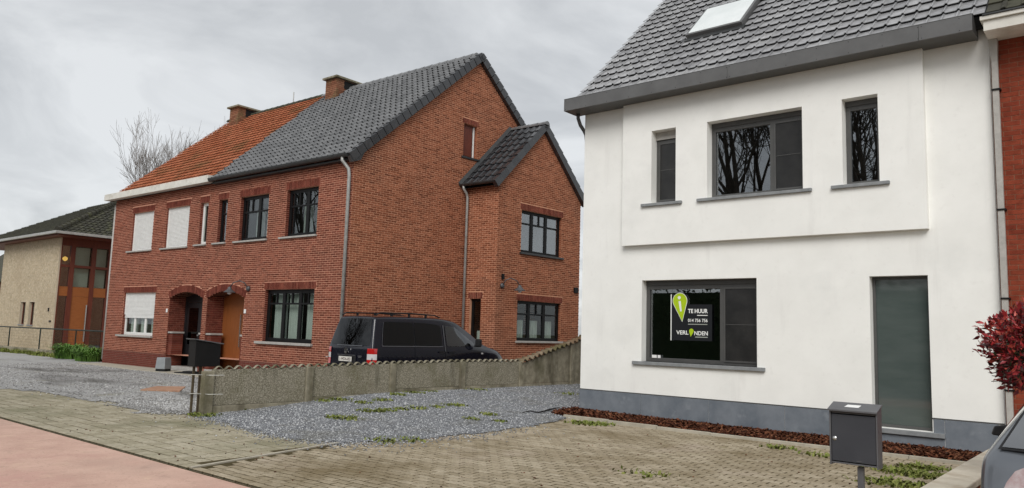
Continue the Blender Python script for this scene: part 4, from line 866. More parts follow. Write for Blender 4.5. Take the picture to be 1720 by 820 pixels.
# roofs of the pair
R0 = (-.40, 6.14-K*.25); PB_ = math.atan(K); SL_ = (4.58+.20)/math.cos(PB_)
def RB(a, s, h=0, back=False):
    b = -.20+s*math.cos(PB_)-h*math.sin(PB_); z = 6.14+K*(-.20+.154)+s*math.sin(PB_)+h*math.cos(PB_)
    if back: b = 9.14-b
    return BL(a, b, z)
def split_a(s): return 6.82-.82*s/SL_
def left_a(s): return -.22-.23*s/SL_
for (H, m, under, lo, hi) in ((LH, 'tile_orange', 'orange_under', None, None), (DH, 'tile_grey', 'tile_underlay', None, None)):
    left = H is LH; mb = MB()
    for bk_ in (False, True):
        e0 = [left_a(0), left_a(SL_)] if left else [split_a(0), split_a(SL_)]; e1 = [split_a(0), split_a(SL_)] if left else [BW+.10, BW+.10]
        mb.quad(RB(e0[0], 0, -.02, bk_), RB(e1[0], 0, -.02, bk_), RB(e1[1], SL_, -.02, bk_), RB(e0[1], SL_, -.02, bk_)); mb.quad(RB(e0[0], 0, -.12, bk_), RB(e1[0], 0, -.12, bk_), RB(e1[1], SL_, -.12, bk_), RB(e0[1], SL_, -.12, bk_))
        mb.quad(RB(e1[0], 0, -.02, bk_), RB(e1[0], 0, -.12, bk_), RB(e1[1], SL_, -.12, bk_), RB(e1[1], SL_, -.02, bk_)); mb.quad(RB(e0[0], 0, -.02, bk_), RB(e0[0], 0, -.12, bk_), RB(e0[1], SL_, -.12, bk_), RB(e0[1], SL_, -.02, bk_))
    ro = mb.build('roof', under, H)
    Sd = (RB(0, 1)-RB(0, 0)).normalized()
    if left: w_, l_, pf, th, lf = .21, .262, [(0, .0), (.12, .0), (.5, .006), (.72, .004), (.80, .022), (.93, .026), (1.0, .008)], .016, .058
    else: w_, l_, pf, th, lf = .232, .268, [(0, .022), (.10, .008), (.28, 0), (.5, .002), (.64, .024), (.76, .060), (.92, .060), (1.02, .022)], .010, .034
    tl_ = tile_mesh('roof_tile', m, w_, l_, pf, thick=th, lift=lf, boost=0 if left else .9)
    if left: sk_ = lambda c, r: not (left_a(r) < -.45+c < split_a(r)-.03)
    else: sk_ = lambda c, r: not (split_a(r)+.02 < 5.9+c < BW+.02)
    lay_tiles(ro, RB(-.45 if left else 5.9, 0), BU, Sd, 37 if left else 34, int(SL_/l_), w_, l_, tl_, m, 300, sk_)
    # ridge tiles
    rm = 'tile_moss' if left else 'tile_grey'; a = left_a(SL_) if left else split_a(SL_); e = split_a(SL_) if left else BW+.12; k = 0
    RT = (RB(0, SL_)+RB(0, SL_, 0, True))/2-BP0
    while a < e-.05:
        b_ = min(a+.36, e); pts0 = []
        mb = MB(); c0 = BP0+BU*a+RT-BU*(RT.dot(BU)); c1 = c0+BU*(b_-a+.03); V = []
        for (c, r) in ((c0, .115), (c1, .13)):
            for t in range(9): th_ = math.pi*t/8; V.append(c+BN*(r*math.cos(th_))+Vector((0, 0, -.03+r*math.sin(th_))))
        mb.add(V, [(t, t+1, 10+t, 9+t) for t in range(8)]+[tuple(range(9)), tuple(range(17, 8, -1))]); mb.build('ridge_tile', rm, ro); a += .36
    if not left:
        for bk_ in (False, True):       # dark verge blocks stepping up the gable edge
            s = -.02; i = 0
            while s < SL_-.05:
                h0 = .055; P8 = [RB(a_, ss, hh, bk_) for a_ in (BW-.02, BW+.14) for ss in (s, min(s+.262, SL_)) for hh in (-.17, h0+.012)]
                P8[1] = RB(BW-.02, s, h0+.03, bk_); P8[5] = RB(BW+.14, s, h0+.03, bk_)
                MB().add(P8, [(0, 1, 3, 2), (4, 6, 7, 5), (0, 4, 5, 1), (2, 3, 7, 6), (0, 2, 6, 4), (1, 5, 7, 3)]).build('verge_tile', 'tile_black', ro, bevel=.010); s += .28
        MB().add([BPC+BG*.02+BV*b_+Vector((0, 0, z)) for b_, z in ((-.24, 6.08), (.12, 6.02), (.30, 6.36), (-.16, 5.92))]+[BPC+BG*.125+BV*b_+Vector((0, 0, z)) for b_, z in ((-.24, 6.08), (.12, 6.02), (.30, 6.36), (-.16, 5.92))], [(4, 7, 5, 6), (0, 3, 7, 4), (3, 1, 5, 7), (1, 2, 6, 5)]).build('verge_end', 'tile_black', DH)
# gutters
MB().box((-.33, .02, 6.045), (6.88, .32, 6.27), MF).build('gutter', 'gutter_white', LH, bevel=.008)
gp = MB(); n = 10
for (aa, bb) in ((6.90, 13.60),):
    V = []
    for a_ in (aa, bb):
        for t in range(n+1): th_ = math.pi*t/n; V.append(MF @ Vector((a_,   .25+.085*math.cos(th_), 6.14-.085*math.sin(th_)-.0)))
    gp.add(V, [(t, t+1, n+2+t, n+1+t) for t in range(n)]+[tuple(range(n, -1, -1)), tuple(range(n+1, 2*n+2))])
gp.box((6.90, .33, 6.135), (13.6, .342, 6.152), MF); gp.build('gutter', 'gutter_dark', DH, smooth=False)
MB().box((6.90, .01, 6.0), (13.56, .16, 6.05), MF).build('soffit', 'gutter_dark', DH)
MB().tube([MF @ Vector(p) for p in ((13.40, .25, 6.07), (13.40, .25, 5.98), (13.46, .18, 5.87), (13.52, .12, 5.76), (13.52, .09, 5.6), (13.52, .09, .2))], .045, 10).build('downpipe', 'zinc', DH, smooth=True)
MB().tube([MF @ Vector(p) for p in ((-.06, -.02, 5.9), (-.06, -.02, .2))], .05, 8).build('downpipe', 'sill_pale', LH, smooth=True)
# annex roof
PA_ = math.atan(KA)
def RA(a, s, h=0, back=False):
    b = -.26+s*math.cos(PA_)-h*math.sin(PA_); z = 6.12-.26*KA+s*math.sin(PA_)+h*math.cos(PA_)+.08
    if back: b = 3.94-b
    return BPA+BU*a+BV*b+Vector((0, 0, z))
SA = (1.97+.26)/math.cos(PA_)
mb = MB()
for bk_ in (False, True):
    for h in (-.02, -.1): mb.quad(RA(0, 0, h, bk_), RA(ANW+.1, 0, h, bk_), RA(ANW+.1, SA, h, bk_), RA(0, SA, h, bk_))
    mb.quad(RA(ANW+.1, 0, -.02, bk_), RA(ANW+.1, 0, -.1, bk_), RA(ANW+.1, SA, -.1, bk_), RA(ANW+.1, SA, -.02, bk_))
ar_ = mb.build('annex_roof', 'tile_underlay', DH)
lay_tiles(ar_, RA(.06, 0), BU, RA(0, 1)-RA(0, 0), 5, 9, .25, .34, tile_mesh('roof_tile', 'tile_black', .25, .34, [(0, .02), (.12, .008), (.35, 0), (.6, .006), (.75, .034), (.92, .042), (1.02, .02)], lift=.04), 'tile_black', 45)
for bk_ in (False, True):
    s = -.02
    while s < SA-.05:
        P8 = [RA(a_, ss, hh, bk_) for a_ in (ANW-.0, ANW+.14) for ss in (s, min(s+.35, SA)) for hh in (-.15, .06)]; P8[1] = RA(ANW, s, .09, bk_); P8[5] = RA(ANW+.14, s, .09, bk_)
        MB().add(P8, [(0, 1, 3, 2), (4, 6, 7, 5), (0, 4, 5, 1), (2, 3, 7, 6), (0, 2, 6, 4), (1, 5, 7, 3)]).build('verge_tile', 'tile_black', ar_, bevel=.006); s += .335
for k in range(4):
    c0 = (RA(k*.36, SA)+RA(k*.36, SA, 0, True))/2; c1 = c0+BU*.38; V = []
    for (c, r) in ((c0, .105), (c1, .12)):
        for t in range(9): V.append(c+BN*(r*math.cos(math.pi*t/8))+Vector((0, 0, -.03+r*math.sin(math.pi*t/8))))
    MB().add(V, [(t, t+1, 10+t, 9+t) for t in range(8)]+[tuple(range(9)), tuple(range(17, 8, -1))]).build('ridge_tile', 'tile_grey', ar_)
MB().add([RA(.012, 0, .09), RA(.012, SA, .09), RA(.07, SA, .055), RA(.07, 0, .055), RA(.012, 0, .15), RA(.012, SA, .15)], [(0, 1, 2, 3), (0, 4, 5, 1), (4, 3, 2, 5)]).build('flashing', 'gutter_dark', ar_)
gp = MB(); V = []
for a_ in (-.05, ANW+.05):
    for t in range(n+1): th_ = math.pi*t/n; V.append(MAF @ Vector((a_, .27+.07*math.cos(th_), 6.0-.07*math.sin(th_))))
gp.add(V, [(t, t+1, n+2+t, n+1+t) for t in range(n)]+[tuple(range(n, -1, -1)), tuple(range(n+1, 2*n+2))]); gp.build('annex_gutter', 'gutter_dark', DH)
MB().tube([MAF @ Vector(p) for p in ((.12, .27, 5.95), (.12, .25, 5.86), (.13, .12, 5.72), (.13, .08, 5.6), (.13, .08, .2))], .042, 10).build('downpipe', 'zinc', DH, smooth=True)
# chimneys
def chimney(H, a0, a1, b0, b1, zb, zt):
    M = frame(BL(a0, b0, 0), BU, -BN); core = MB().box((.006, -(b1-b0), zb), (a1-a0-.006, -.006, zt), M).build('chimney', 'mortar_dark', H)
    cb_ = MB(); z = zb; r = 0
    while z < zt-.03:
        if z < zt-.34:
            u = -(.1 if r % 2 else 0)
            while u < a1-a0:
                p, q_ = max(u, 0), min(u+.195, a1-a0)
                if q_-p > .03: cb_.box((p, -.01, z+.005), (q_, .004, z+.062), M)
                u += .205
        else: cb_.box((0, -.01, z+.005), (a1-a0, .004, z+.062), M)
        y = -(.1 if r % 2 else 0)
        while y < b1-b0:
            p, q_ = max(y, 0), min(y+.195, b1-b0)
            if q_-p > .03 and not (zt-.36 < z < zt-.02 and .34 < (p+q_)/2 < b1-b0-.22): cb_.box((a1-a0-.01, -q_, z+.005), (a1-a0+.004, -p, z+.062), M)
            y += .205
        z += .07; r += 1
    tag(cb_.build('chimney_brick', 'brick_chimney', core), kind='stuff')
    MB().box((a1-a0-.3, -(b1-b0-.22), zt-.33), (a1-a0+.008, -.34, zt-.03), M).build('flue_opening', 'tile_underlay', core)  # solid near-black block paints the darkness inside the opening
    MB().box((-.10, -(b1-b0)-.1, zt), (a1-a0+.10, .10, zt+.075), M).build('chimney_cap', 'concrete_old', core, bevel=.012)
    MB().box((-.02, -.6, zb), (a1-a0+.02, .012, zb+.30), M).build('lead_flashing', 'zinc', core)
chimney(DH, 6.80, 7.42, 3.90, 5.15, 9.3, 10.50); chimney(LH, .52, 1.14, 3.90, 5.15, 9.2, 10.45)
tp = MB().tube([BL(3.9, 4.55, 10.1), BL(3.9, 4.55, 10.75)], .02, 6); tp.build('vent_pipe', 'zinc', LH)

# ================================================================== BEIGE HOUSE ON THE LEFT
GH = thing('beige_house', (-42.5, 17, 0), 'beige brick house with hipped roof and tall timber entrance at the left edge', 'house')
MB1 = frame((0, 14.05, 0), (1, 0, 0), (0, -1, 0)); MB2 = frame((-39.95, 0, 0), (0, 1, 0), (1, 0, 0))
bop = [(-44.45, -43.72, 1.28, 2.41, .18), (-43.22, -42.50, 1.28, 2.41, .18)]
bw_ = wall_mb(MB1, -47.7, -39.95, -.1, 5.62, bop)
bw_.quad((-47.7, 14.05, -.1), (-47.7, 14.05, 5.62), (-47.7, 24, 5.62), (-47.7, 24, -.1)); bw_.quad((-47.7, 24, -.1), (-47.7, 24, 5.62), (-39.95, 24, 5.62), (-39.95, 24, -.1)); bw_.quad((-39.95, 14.05, -.1), (-39.95, 14.12, -.1), (-39.95, 14.12, 5.62), (-39.95, 14.05, 5.62)); bw_.quad((-39.95, 17.6, -.1), (-39.95, 24, -.1), (-39.95, 24, 5.62), (-39.95, 17.6, 5.62))
bw_.build('wall', 'mortar_beige', GH)
it = [(MB1, p, f) for p, f in lay_bricks(MB1, -47.7, -39.955, .05, 5.6, bop, ch=.075, L=.22, j=.011)]
place_bricks(it, GH, 'brick_beige', 'brick', 200, proud=.005, ch=.075, L=.22, j=.011)
for o in bop:
    window(GH, MB1, *o[:4], -.12, 'wood_frame', 'glass_van', (), (), fw=.05, room=False); sill(GH, MB1, o[0]-.03, o[1]+.03, o[2], .05, .05, 'sill_stone', .1)
MB().box((-40.62, 0, 1.95), (-40.54, .05, 2.12), MB1).build('doorbell', 'frame_black', GH); MB().box((-40.38, 0, 1.45), (-40.18, .04, 1.53), MB1).build('letter_slot', 'frame_black', GH)
tf = MB()   # timber frame of the entrance, posts and rails
posts = [(14.12, 14.17), (14.56, 14.76), (15.52, 15.72), (16.30, 16.5), (17.4, 17.6)]
for (a, b) in posts: tf.box((a, -.14, .1), (b, .01, 5.6), MB2)
for (z0, z1) in ((5.12, 5.6), (4.09, 4.21), (.1, .25)):
    for i in range(4): tf.box((posts[i][1], -.13, z0), (posts[i+1][0], 0, z1), MB2)
tfo = tf.build('timber_frame', 'wood_frame', GH)
for i in range(4): MB().box((posts[i][1]+.002, -.12, 2.71), (posts[i+1][0]-.002, -.01, 3.16), MB2).build('timber_panel', 'wood_panel', tfo)
for i in range(4):
    for (z0, z1) in ((3.16, 4.09), (4.21, 5.12)): MB().box((posts[i][1]+.002, -.09, z0+.002), (posts[i+1][0]-.002, -.08, z1-.002), MB2).build('pane', 'glass_house' if i == 0 else 'glass_clear', tfo)
    if i in (0, 2, 3): MB().box((posts[i][1]+.002, -.09, .25), (posts[i+1][0]-.002, -.08, 2.70), MB2).build('pane', 'glass_house', tfo)
for i in (1, 2):
    for (z0, z1) in ((3.18, 4.07), (4.23, 5.1)): MB().box((posts[i][1]+.09, -.30, z0), (posts[i+1][0]-.005, -.28, z1), MB2).build('blind', 'blind_pale', tfo)
dd = MB().box((posts[1][1]+.003, -.10, .2), (posts[2][0]-.003, -.02, 2.705), MB2).build('front_door', 'wood_panel', GH)
MB().tube([MB2 @ Vector((15.44, .06, .55)), MB2 @ Vector((15.44, .06, 2.32))], .03, 8).build('door_handle', 'steel', dd)
MB().quad((-40.6, 14.1, 0), (-40.6, 17.6, 0), (-40.6, 17.6, 5.6), (-40.6, 14.1, 5.6)).build('hall_wall', 'room_dark', GH)
hl = MB().lathe([(0, -.12), (.09, -.07), (.12, 0), (.09, .07), (0, .12)], Matrix.Translation((-40.25, 14.42, 4.5)), 14).build('hall_lamp', 'bulb', GH, smooth=True)
MB().tube([(-40.25, 14.42, 4.61), (-40.25, 14.42, 5.55)], .01, 5).build('lamp_cord', 'frame_black', hl)
# hipped roof built of overlapping courses
EX, EY, EZ, AX, AY, AZ, LX = -38.75, 13.45, 5.64, -43.4, 18.1, 8.17, -51.6
mb = MB(); mb.box((LX+.1, EY+.1, EZ-.16), (EX-.1, 24.2, EZ-.08)); und = mb.build('eave_board', 'wood_frame', GH)
def courses(c0, c1, t0, t1, rows):
    m_ = MB(); nn = (Vector(c1)-Vector(c0)).cross(Vector(t1)-Vector(c0)).normalized()
    if nn.z < 0: nn = -nn
    for k in range(rows):
        f0, f1 = k/rows, (k+1.12)/rows
        L0, R0_, L1, R1_ = [Vector(a).lerp(Vector(b), f) for a, b, f in ((c0, t0, f0), (c1, t1, f0), (c0, t0, min(f1, 1)), (c1, t1, min(f1, 1)))]
        nt_ = max(2, int((R0_-L0).length/.24))
        for j in range(nt_):
            a, b = L0.lerp(R0_, j/nt_), L0.lerp(R0_, (j+.86)/nt_); c, d = L1.lerp(R1_, (j+.86)/nt_), L1.lerp(R1_, j/nt_); e, g = L0.lerp(R0_, (j+1)/nt_), L1.lerp(R1_, (j+1)/nt_); h = nn*.05; h2 = nn*.085
            m_.add([a+h, b+h, c+nn*.015, d+nn*.015, a, b, b+h2, e+h2, g+nn*.045, c+nn*.045, e], [(0, 1, 2, 3), (4, 5, 1, 0), (6, 7, 8, 9), (5, 10, 7, 6)])
    return m_
rfb = MB(); A_, B_, C_, D_ = (LX, EY, EZ), (EX, EY, EZ), (AX, AY, AZ), (LX+4.65, AY, AZ); E_ = (EX, 24.3, EZ); F_ = (AX, 20.2, AZ); G_ = (LX, 24.3, EZ)
rfb.add([A_, B_, C_, D_], [(0, 1, 2, 3)]); rfb.add([B_, E_, F_, C_], [(0, 1, 2, 3)]); rfb.add([A_, D_, F_, G_], [(0, 1, 2, 3)]); rfb.add([E_, G_, F_], [(0, 1, 2)])
gr = rfb.build('roof', 'tile_underlay', GH)
tag(courses(A_, B_, D_, C_, 17).build('tile_field', 'tile_moss', gr), kind='stuff'); tag(courses(B_, E_, C_, F_, 17).build('tile_field', 'tile_moss', gr), kind='stuff')
Bv, Cv = Vector(B_), Vector(C_)
for k in range(19):
    p, q_ = Bv.lerp(Cv, k/19), Bv.lerp(Cv, (k+1.1)/19); MB().tube([p+Vector((0, 0, .07)), q_+Vector((0, 0, .05))], [.15, .115], 8).build('hip_tile', 'tile_moss', gr)
MB().box((LX, EY-.12, EZ-.10), (EX+.12, EY-.002, EZ+.02)).box((EX+.002, EY, EZ-.10), (EX+.12, 24, EZ+.02)).build('gutter', 'zinc', GH, bevel=.01)
# a further house at the far left
FH = thing('distant_house', (-88, 28, 0), 'sliver of a distant dark house with grey roof at the left picture edge', 'house')
MB().box((-97, 24.5, -.1), (-79.5, 33, 4.9)).build('wall', 'brick_plinth', FH)
MB().add([(-97.5, 24, 4.9), (-79, 24, 4.9), (-79, 28.7, 8.6), (-97.5, 28.7, 8.6), (-97.5, 33.5, 4.9), (-79, 33.5, 4.9)], [(0, 1, 2, 3), (3, 2, 5, 4), (1, 5, 2), (0, 3, 4)]).build('roof', 'tile_moss', FH)
MB().box((-84, 24.4, 1), (-82.6, 24.5, 2.4)).build('window', 'frame_white', FH)
# foreground of the beige house
flat('neighbour_yard', 'kerb_concrete', [(-70, 12.75), (-30.2, 12.75), (-30.2, 14.02), (-39.9, 14.02), (-39.9, 20), (-70, 20)], .10)
tag(MB().box((-70, 12.55, -.05), (-34.2, 12.75, .28)).build('border_kerb', 'concrete_old', bevel=.02), kind='structure')
blades('verge_grass', [(-52+i*.55, 12.35+rnd.uniform(-.12, .1), .05, .22, rnd.randint(20, 90)) for i in range(34)], 'grass', 'ragged grass along the low concrete edging at the far left', 'grass', h=(.06, .2), w=.02, lean=.9)
WF = thing('wire_fence', (-38, 12.9, 0), 'thin dark green wire fence with top rail before the beige house', 'fence')
for x in (-30.25, -34.1, -38.0, -41.9, -45.8): MB().tube([(x, 12.9, 0), (x, 12.9, 1.19)], .028, 8).build('post', 'fence_green', WF)
MB().tube([(-49, 12.9, 1.16), (-30.2, 12.9, 1.18)], .026, 8).build('rail', 'fence_green', WF)
wm = MB()
for k in range(118): x = -49+k*.16; wm.tube([(x, 12.9, .12), (x, 12.9, 1.16)], .0028, 3, False)
for k in range(9): wm.tube([(-49, 12.905, .14+k*.125), (-30.2, 12.905, .14+k*.125)], .0028, 3, False)
wm.build('wire_mesh', 'fence_green', WF)
def clump(name, x, y, z, r, h, cnt, m, label, cat):
    V = []; F = []
    for _ in range(cnt):
        a = rnd.uniform(0, 6.28); d = r*math.sqrt(rnd.random())*.75; bx, by = x+d*math.cos(a), y+d*.6*math.sin(a); t = a+rnd.uniform(-1, 1); hh = h*rnd.uniform(.45, 1)*(1-.35*(d/r)**2); ww = rnd.uniform(.014, .032); l = rnd.uniform(.15, .75)*hh; tx, ty = math.cos(t), math.sin(t); o = len(V)
        V += [(bx-ty*ww*.6, by+tx*ww*.6, z), (bx+ty*ww*.6, by-tx*ww*.6, z), (bx+tx*l*.45+ty*ww, by+ty*l*.45-tx*ww, z+hh*.75), (bx+tx*l*.45-ty*ww, by+ty*l*.45+tx*ww, z+hh*.75), (bx+tx*l*1.1+ty*ww*.8, by+ty*l*1.1-tx*ww*.8, z+hh), (bx+tx*l*1.1-ty*ww*.8, by+ty*l*1.1+tx*ww*.8, z+hh), (bx+tx*l*1.7, by+ty*l*1.7, z+hh*.86)]
        F += [(o, o+1, o+2), (o, o+2, o+3), (o+3, o+2, o+4), (o+3, o+4, o+5), (o+5, o+4, o+6)]
    t_ = thing(name, (x, y, z), label, cat); npmesh('leaves', V, F, m, t_); return t_
clump('leafy_plant', -33.1, 12.35, .03, .95, .66, 620, 'bush_leaf', 'larger bushy green plant beside the entrance of the beige house', 'plant')
clump('leafy_plant', -31.2, 12.3, .03, .85, .58, 520, 'bush_leaf', 'smaller green plant tucked against the corner of the brick house', 'plant')
tag(MB().box((.2, .02, -.05), (9.2, .95, .075), MF).build('front_terrace', 'kerb_concrete', bevel=.01), kind='structure')
bk_t = thing('plant_tub', (-24.0, 11.75, .07), 'grey tapered tub upside down by the brick house doorstep', 'tub')
M = Matrix.Translation((-24.0, 11.72, .06)) @ Matrix.Rotation(.5, 4, 'Z') @ Matrix.Rotation(math.pi/4, 4, 'Z')
MB().lathe([(0, .44), (.20, .44), (.205, .43), (.235, .1), (.23, .09), (0, .09)], M, 4).build('tub', 'bucket', bk_t)
MB().lathe([(0, .09), (.22, .088), (.22, 0), (0, 0)], M, 4).build('base', 'rubber', bk_t)
M = Matrix.Translation((-22.7, 11.95, .08)) @ Matrix.Rotation(.2, 4, 'Z')
mt_ = MB(); mt_.box((-.45, -.25, 0), (.45, .25, .025), M); mt_.box((-.2, -.15, .025), (.25, .12, .06), M); tag(mt_.build('doormat', 'rubber', bevel=.01), 'black rubber mat on the step beside the grey tub', 'mat')
pc = [px_ground(*c, .07) for c in ((236, 655), (262, 649.5), (312, 650), (302, 657.5))]
tag(MB().add([(p.x, p.y, p.z+h) for h in (-.03, .012) for p in pc], [(0, 3, 2, 1), (4, 5, 6, 7), (0, 1, 5, 4), (1, 2, 6, 5), (2, 3, 7, 6), (3, 0, 4, 7)]).build('cover_plate', 'rust_plate'), 'flat rusty orange plate lying in the gravel yard', 'plate')
st = [px_ground(*c, .14) for c in ((878, 689), (890, 687), (905, 688.5), (925, 684.5), (940, 682))]
tag(MB().tube([Vector((p.x, p.y, gz(p.x, p.y)+.035)) for p in st], [.008, .012, .014, .016, .008], 6).build('branch', 'stick'), 'dark stick lying on the gravel drive near the white house', 'stick')

# ================================================================== CONCRETE FENCE
CF_ = thing('concrete_fence', (-12.7, 12, 0), 'mossy concrete panel fence with a wavy tile coping between the two plots', 'fence')
FD = Vector((.055, 1, 0)).normalized(); FN = Vector((FD.y, -FD.x, 0))
FM = frame((fence_x(7.12), 7.12, 0), FD, FN)
PW = 2.05; tops = [.775, .80, .84, .868, .86]
def fz(y): return gz(fence_x(y), y)
for k in range(7):
    u = k*PW; top_ = ([*tops, 1.36, 1.95])[k]
    MB().box((u-.09, -.07, -.3), (u+.07 if k else u+.10, .075, top_+(.02 if k else -.01)), FM).build('post', 'concrete_old', CF_, bevel=.012)
for k in range(6):
    u0, u1 = k*PW+.075, (k+1)*PW-.092; ta, tb = ([*tops, 1.36, 1.95])[k], ([*tops, 1.36, 1.95])[k+1]; zm = .16+.16*sstep(0, 2, k)
    MB().prism([(u0, -.3), (u1, -.3), (u1, zm-.006), (u0, zm-.006)], FM, -.03, .045).build('base_board', 'concrete_old', CF_, bevel=.006)
    MB().prism([(u0, zm), (u1, zm), (u1, tb+.012 if k < 4 else tb-.03), (u0, ta+.012 if k < 4 else ta-.03)], FM, -.025, .033).build('panel', 'concrete_pebble' if k < 4 else 'concrete_old', CF_, bevel=.006)
# half-round coping tiles laid across the top
nw = 10; cw = .19; V = []
for y in (-.12, .12):
    for h in (0, -.016):
        for t in range(nw+1): V.append((-cw/2+cw*t/nw, y, .038*math.cos(2*math.pi*(t/nw-.5))+h))
n1 = nw+1; F = []
for t in range(nw): F += [(t, t+1, 2*n1+t+1, 2*n1+t), (n1+t, 3*n1+t, 3*n1+t+1, n1+t+1), (t, n1+t, n1+t+1, t+1), (2*n1+t, 2*n1+t+1, 3*n1+t+1, 3*n1+t)]
ctm = MB().add(V, F).mesh('coping_tile', 'cap_tile', True); ctg = MB().add([(a, b*.34, c*.8) for a, b, c in V], F).mesh('coping_tile', 'concrete_old', True)
u = .10+cw/2
while u < 6*PW-.1:
    k = min(5, int(u/PW)); tt = [*tops, 1.36, 1.95]; f = u/PW-k; z = tt[k]*(1-f)+tt[k+1]*f; sl = math.atan2(tt[k+1]-tt[k], PW)
    Mm = FM @ Matrix.Translation((u, rnd.uniform(-.012, .012), z+.045+rnd.uniform(-.004, .004))) @ Matrix.Rotation(-sl*1.25 if k >= 4 else -sl, 4, 'Y') @ Matrix.Rotation(rnd.uniform(-.03, .03), 4, 'Z')
    link('coping_tile', ctm if k >= 4 else ctg, CF_, Mm); u += cw*.985*math.cos(sl)
# letterbox on two iron bars wired to the end post
BX = thing('letterbox', (-13.2, 7.0, 0), 'black letterbox with slanted lid on rusty bars wired to the fence end', 'mailbox')
BM = Matrix.Translation((-13.12, 6.90, 0)) @ Matrix.Rotation(-.06, 4, 'Z')
bb_ = MB().add([BM @ Vector(p) for p in ((-.14, 0, .84), (.14, 0, .84), (.14, .46, .84), (-.14, .46, .84), (-.14, 0, 1.30), (.14, 0, 1.30), (.14, .46, 1.235), (-.14, .46, 1.235))], [(0, 3, 2, 1), (4, 5, 6, 7), (0, 1, 5, 4), (1, 2, 6, 5), (2, 3, 7, 6), (3, 0, 4, 7)]).build('box', 'box_black', BX, bevel=.006)
MB().add([BM @ Vector(p) for p in ((-.17, -.05, 1.315), (.17, -.05, 1.315), (.17, .50, 1.238), (-.17, .50, 1.238), (-.17, -.05, 1.33), (.17, -.05, 1.33), (.17, .50, 1.253), (-.17, .50, 1.253))], [(0, 3, 2, 1), (4, 5, 6, 7), (0, 1, 5, 4), (1, 2, 6, 5), (2, 3, 7, 6), (3, 0, 4, 7)]).build('lid', 'mailbox_lid', BX)
for dx, dy in ((-.05, .08), (.03, .16)): MB().box((dx-.018, dy-.018, -.2), (dx+.018, dy+.018, .84), BM).build('leg', 'iron_post', BX)
for z in (.69, .36): MB().tube([BM @ Vector(p) for p in ((-.075, .05, z), (-.03, .03, z+.004), (.06, .10, z+.008), (.30, .20, z+.01), (.42, .42, z+.012), (.20, .44, z+.01), (-.06, .14, z), (-.075, .05, z))], .006, 5).build('tie_wire', 'wire', BX)

# ================================================================== GREY MAILBOX IN FRONT
GM = thing('mailbox', (-1.86, 6.6, 0), 'dark grey steel mailbox on a post in the right foreground', 'mailbox')
MM = frame((-1.921, 6.60, 0), (1, 0, 0), (0, -1, 0)); hw = .184; z0, z1 = .612, 1.045; dep = .13
MB().box((-hw, -dep, z0), (-hw+.012, 0, z1), MM).box((hw-.012, -dep, z0), (hw, 0, z1), MM).box((-hw+.012, -dep, z0), (hw-.012, -dep+.01, z1), MM).box((-hw+.012, -dep+.01, z0+.014), (hw-.012, -.004, z0+.026), MM).box((-hw+.012, -dep+.01, z1-.02), (hw-.012, -.012, z1-.004), MM).build('case', 'mailbox_lid', GM, bevel=.002)
dr = MB().box((-hw+.016, -.022, z0+.034), (hw-.016, -.006, z1-.028), MM).build('door', 'mailbox_grey', GM, bevel=.003)
MB().lathe([(0, .010), (.008, .010), (.013, .004), (.017, .004), (.018, 0)], MM @ Matrix.Translation((-hw+.040, -.006, z0+.21)) @ Matrix.Rotation(-math.pi/2, 4, 'X'), 18).build('lock', 'steel', dr, smooth=True)
MB().box((.02, -.006, z0+.045), (.06, -.0045, z0+.05), MM).build('maker_mark', 'mailbox_lid', dr)
lid = MB().add([MM @ Vector(p) for p in ((-hw-.006, .028, z1-.002), (hw+.006, .028, z1-.002), (hw+.006, -dep-.004, z1+.05), (-hw-.006, -dep-.004, z1+.05), (-hw-.006, .028, z1+.012), (hw+.006, .028, z1+.012), (hw+.006, -dep-.004, z1+.064), (-hw-.006, -dep-.004, z1+.064))], [(0, 3, 2, 1), (4, 5, 6, 7), (0, 1, 5, 4), (1, 2, 6, 5), (2, 3, 7, 6), (3, 0, 4, 7)]).build('lid', 'mailbox_lid', GM, bevel=.002)
MB().add([MM @ Vector((x, y, z1+.0125+(.028-y)*.321)) for x, y in ((-.075, -.035), (.035, -.035), (.045, -.085), (-.06, -.085))], [(0, 1, 2, 3)]).build('name_label', 'paper', lid)
MB().add([MM @ Vector(p) for p in ((hw-.001, -dep, z1), (hw-.001, .0, z1), (hw-.001, -dep, z1+.048), (-hw+.001, -dep, z1), (-hw+.001, .0, z1), (-hw+.001, -dep, z1+.048))], [(0, 1, 2), (3, 5, 4)]).build('cheek', 'mailbox_lid', GM)
MB().box((.01, -.10, -.1), (.056, -.055, z0-.001), MM).build('post', 'mailbox_lid', GM, bevel=.004)

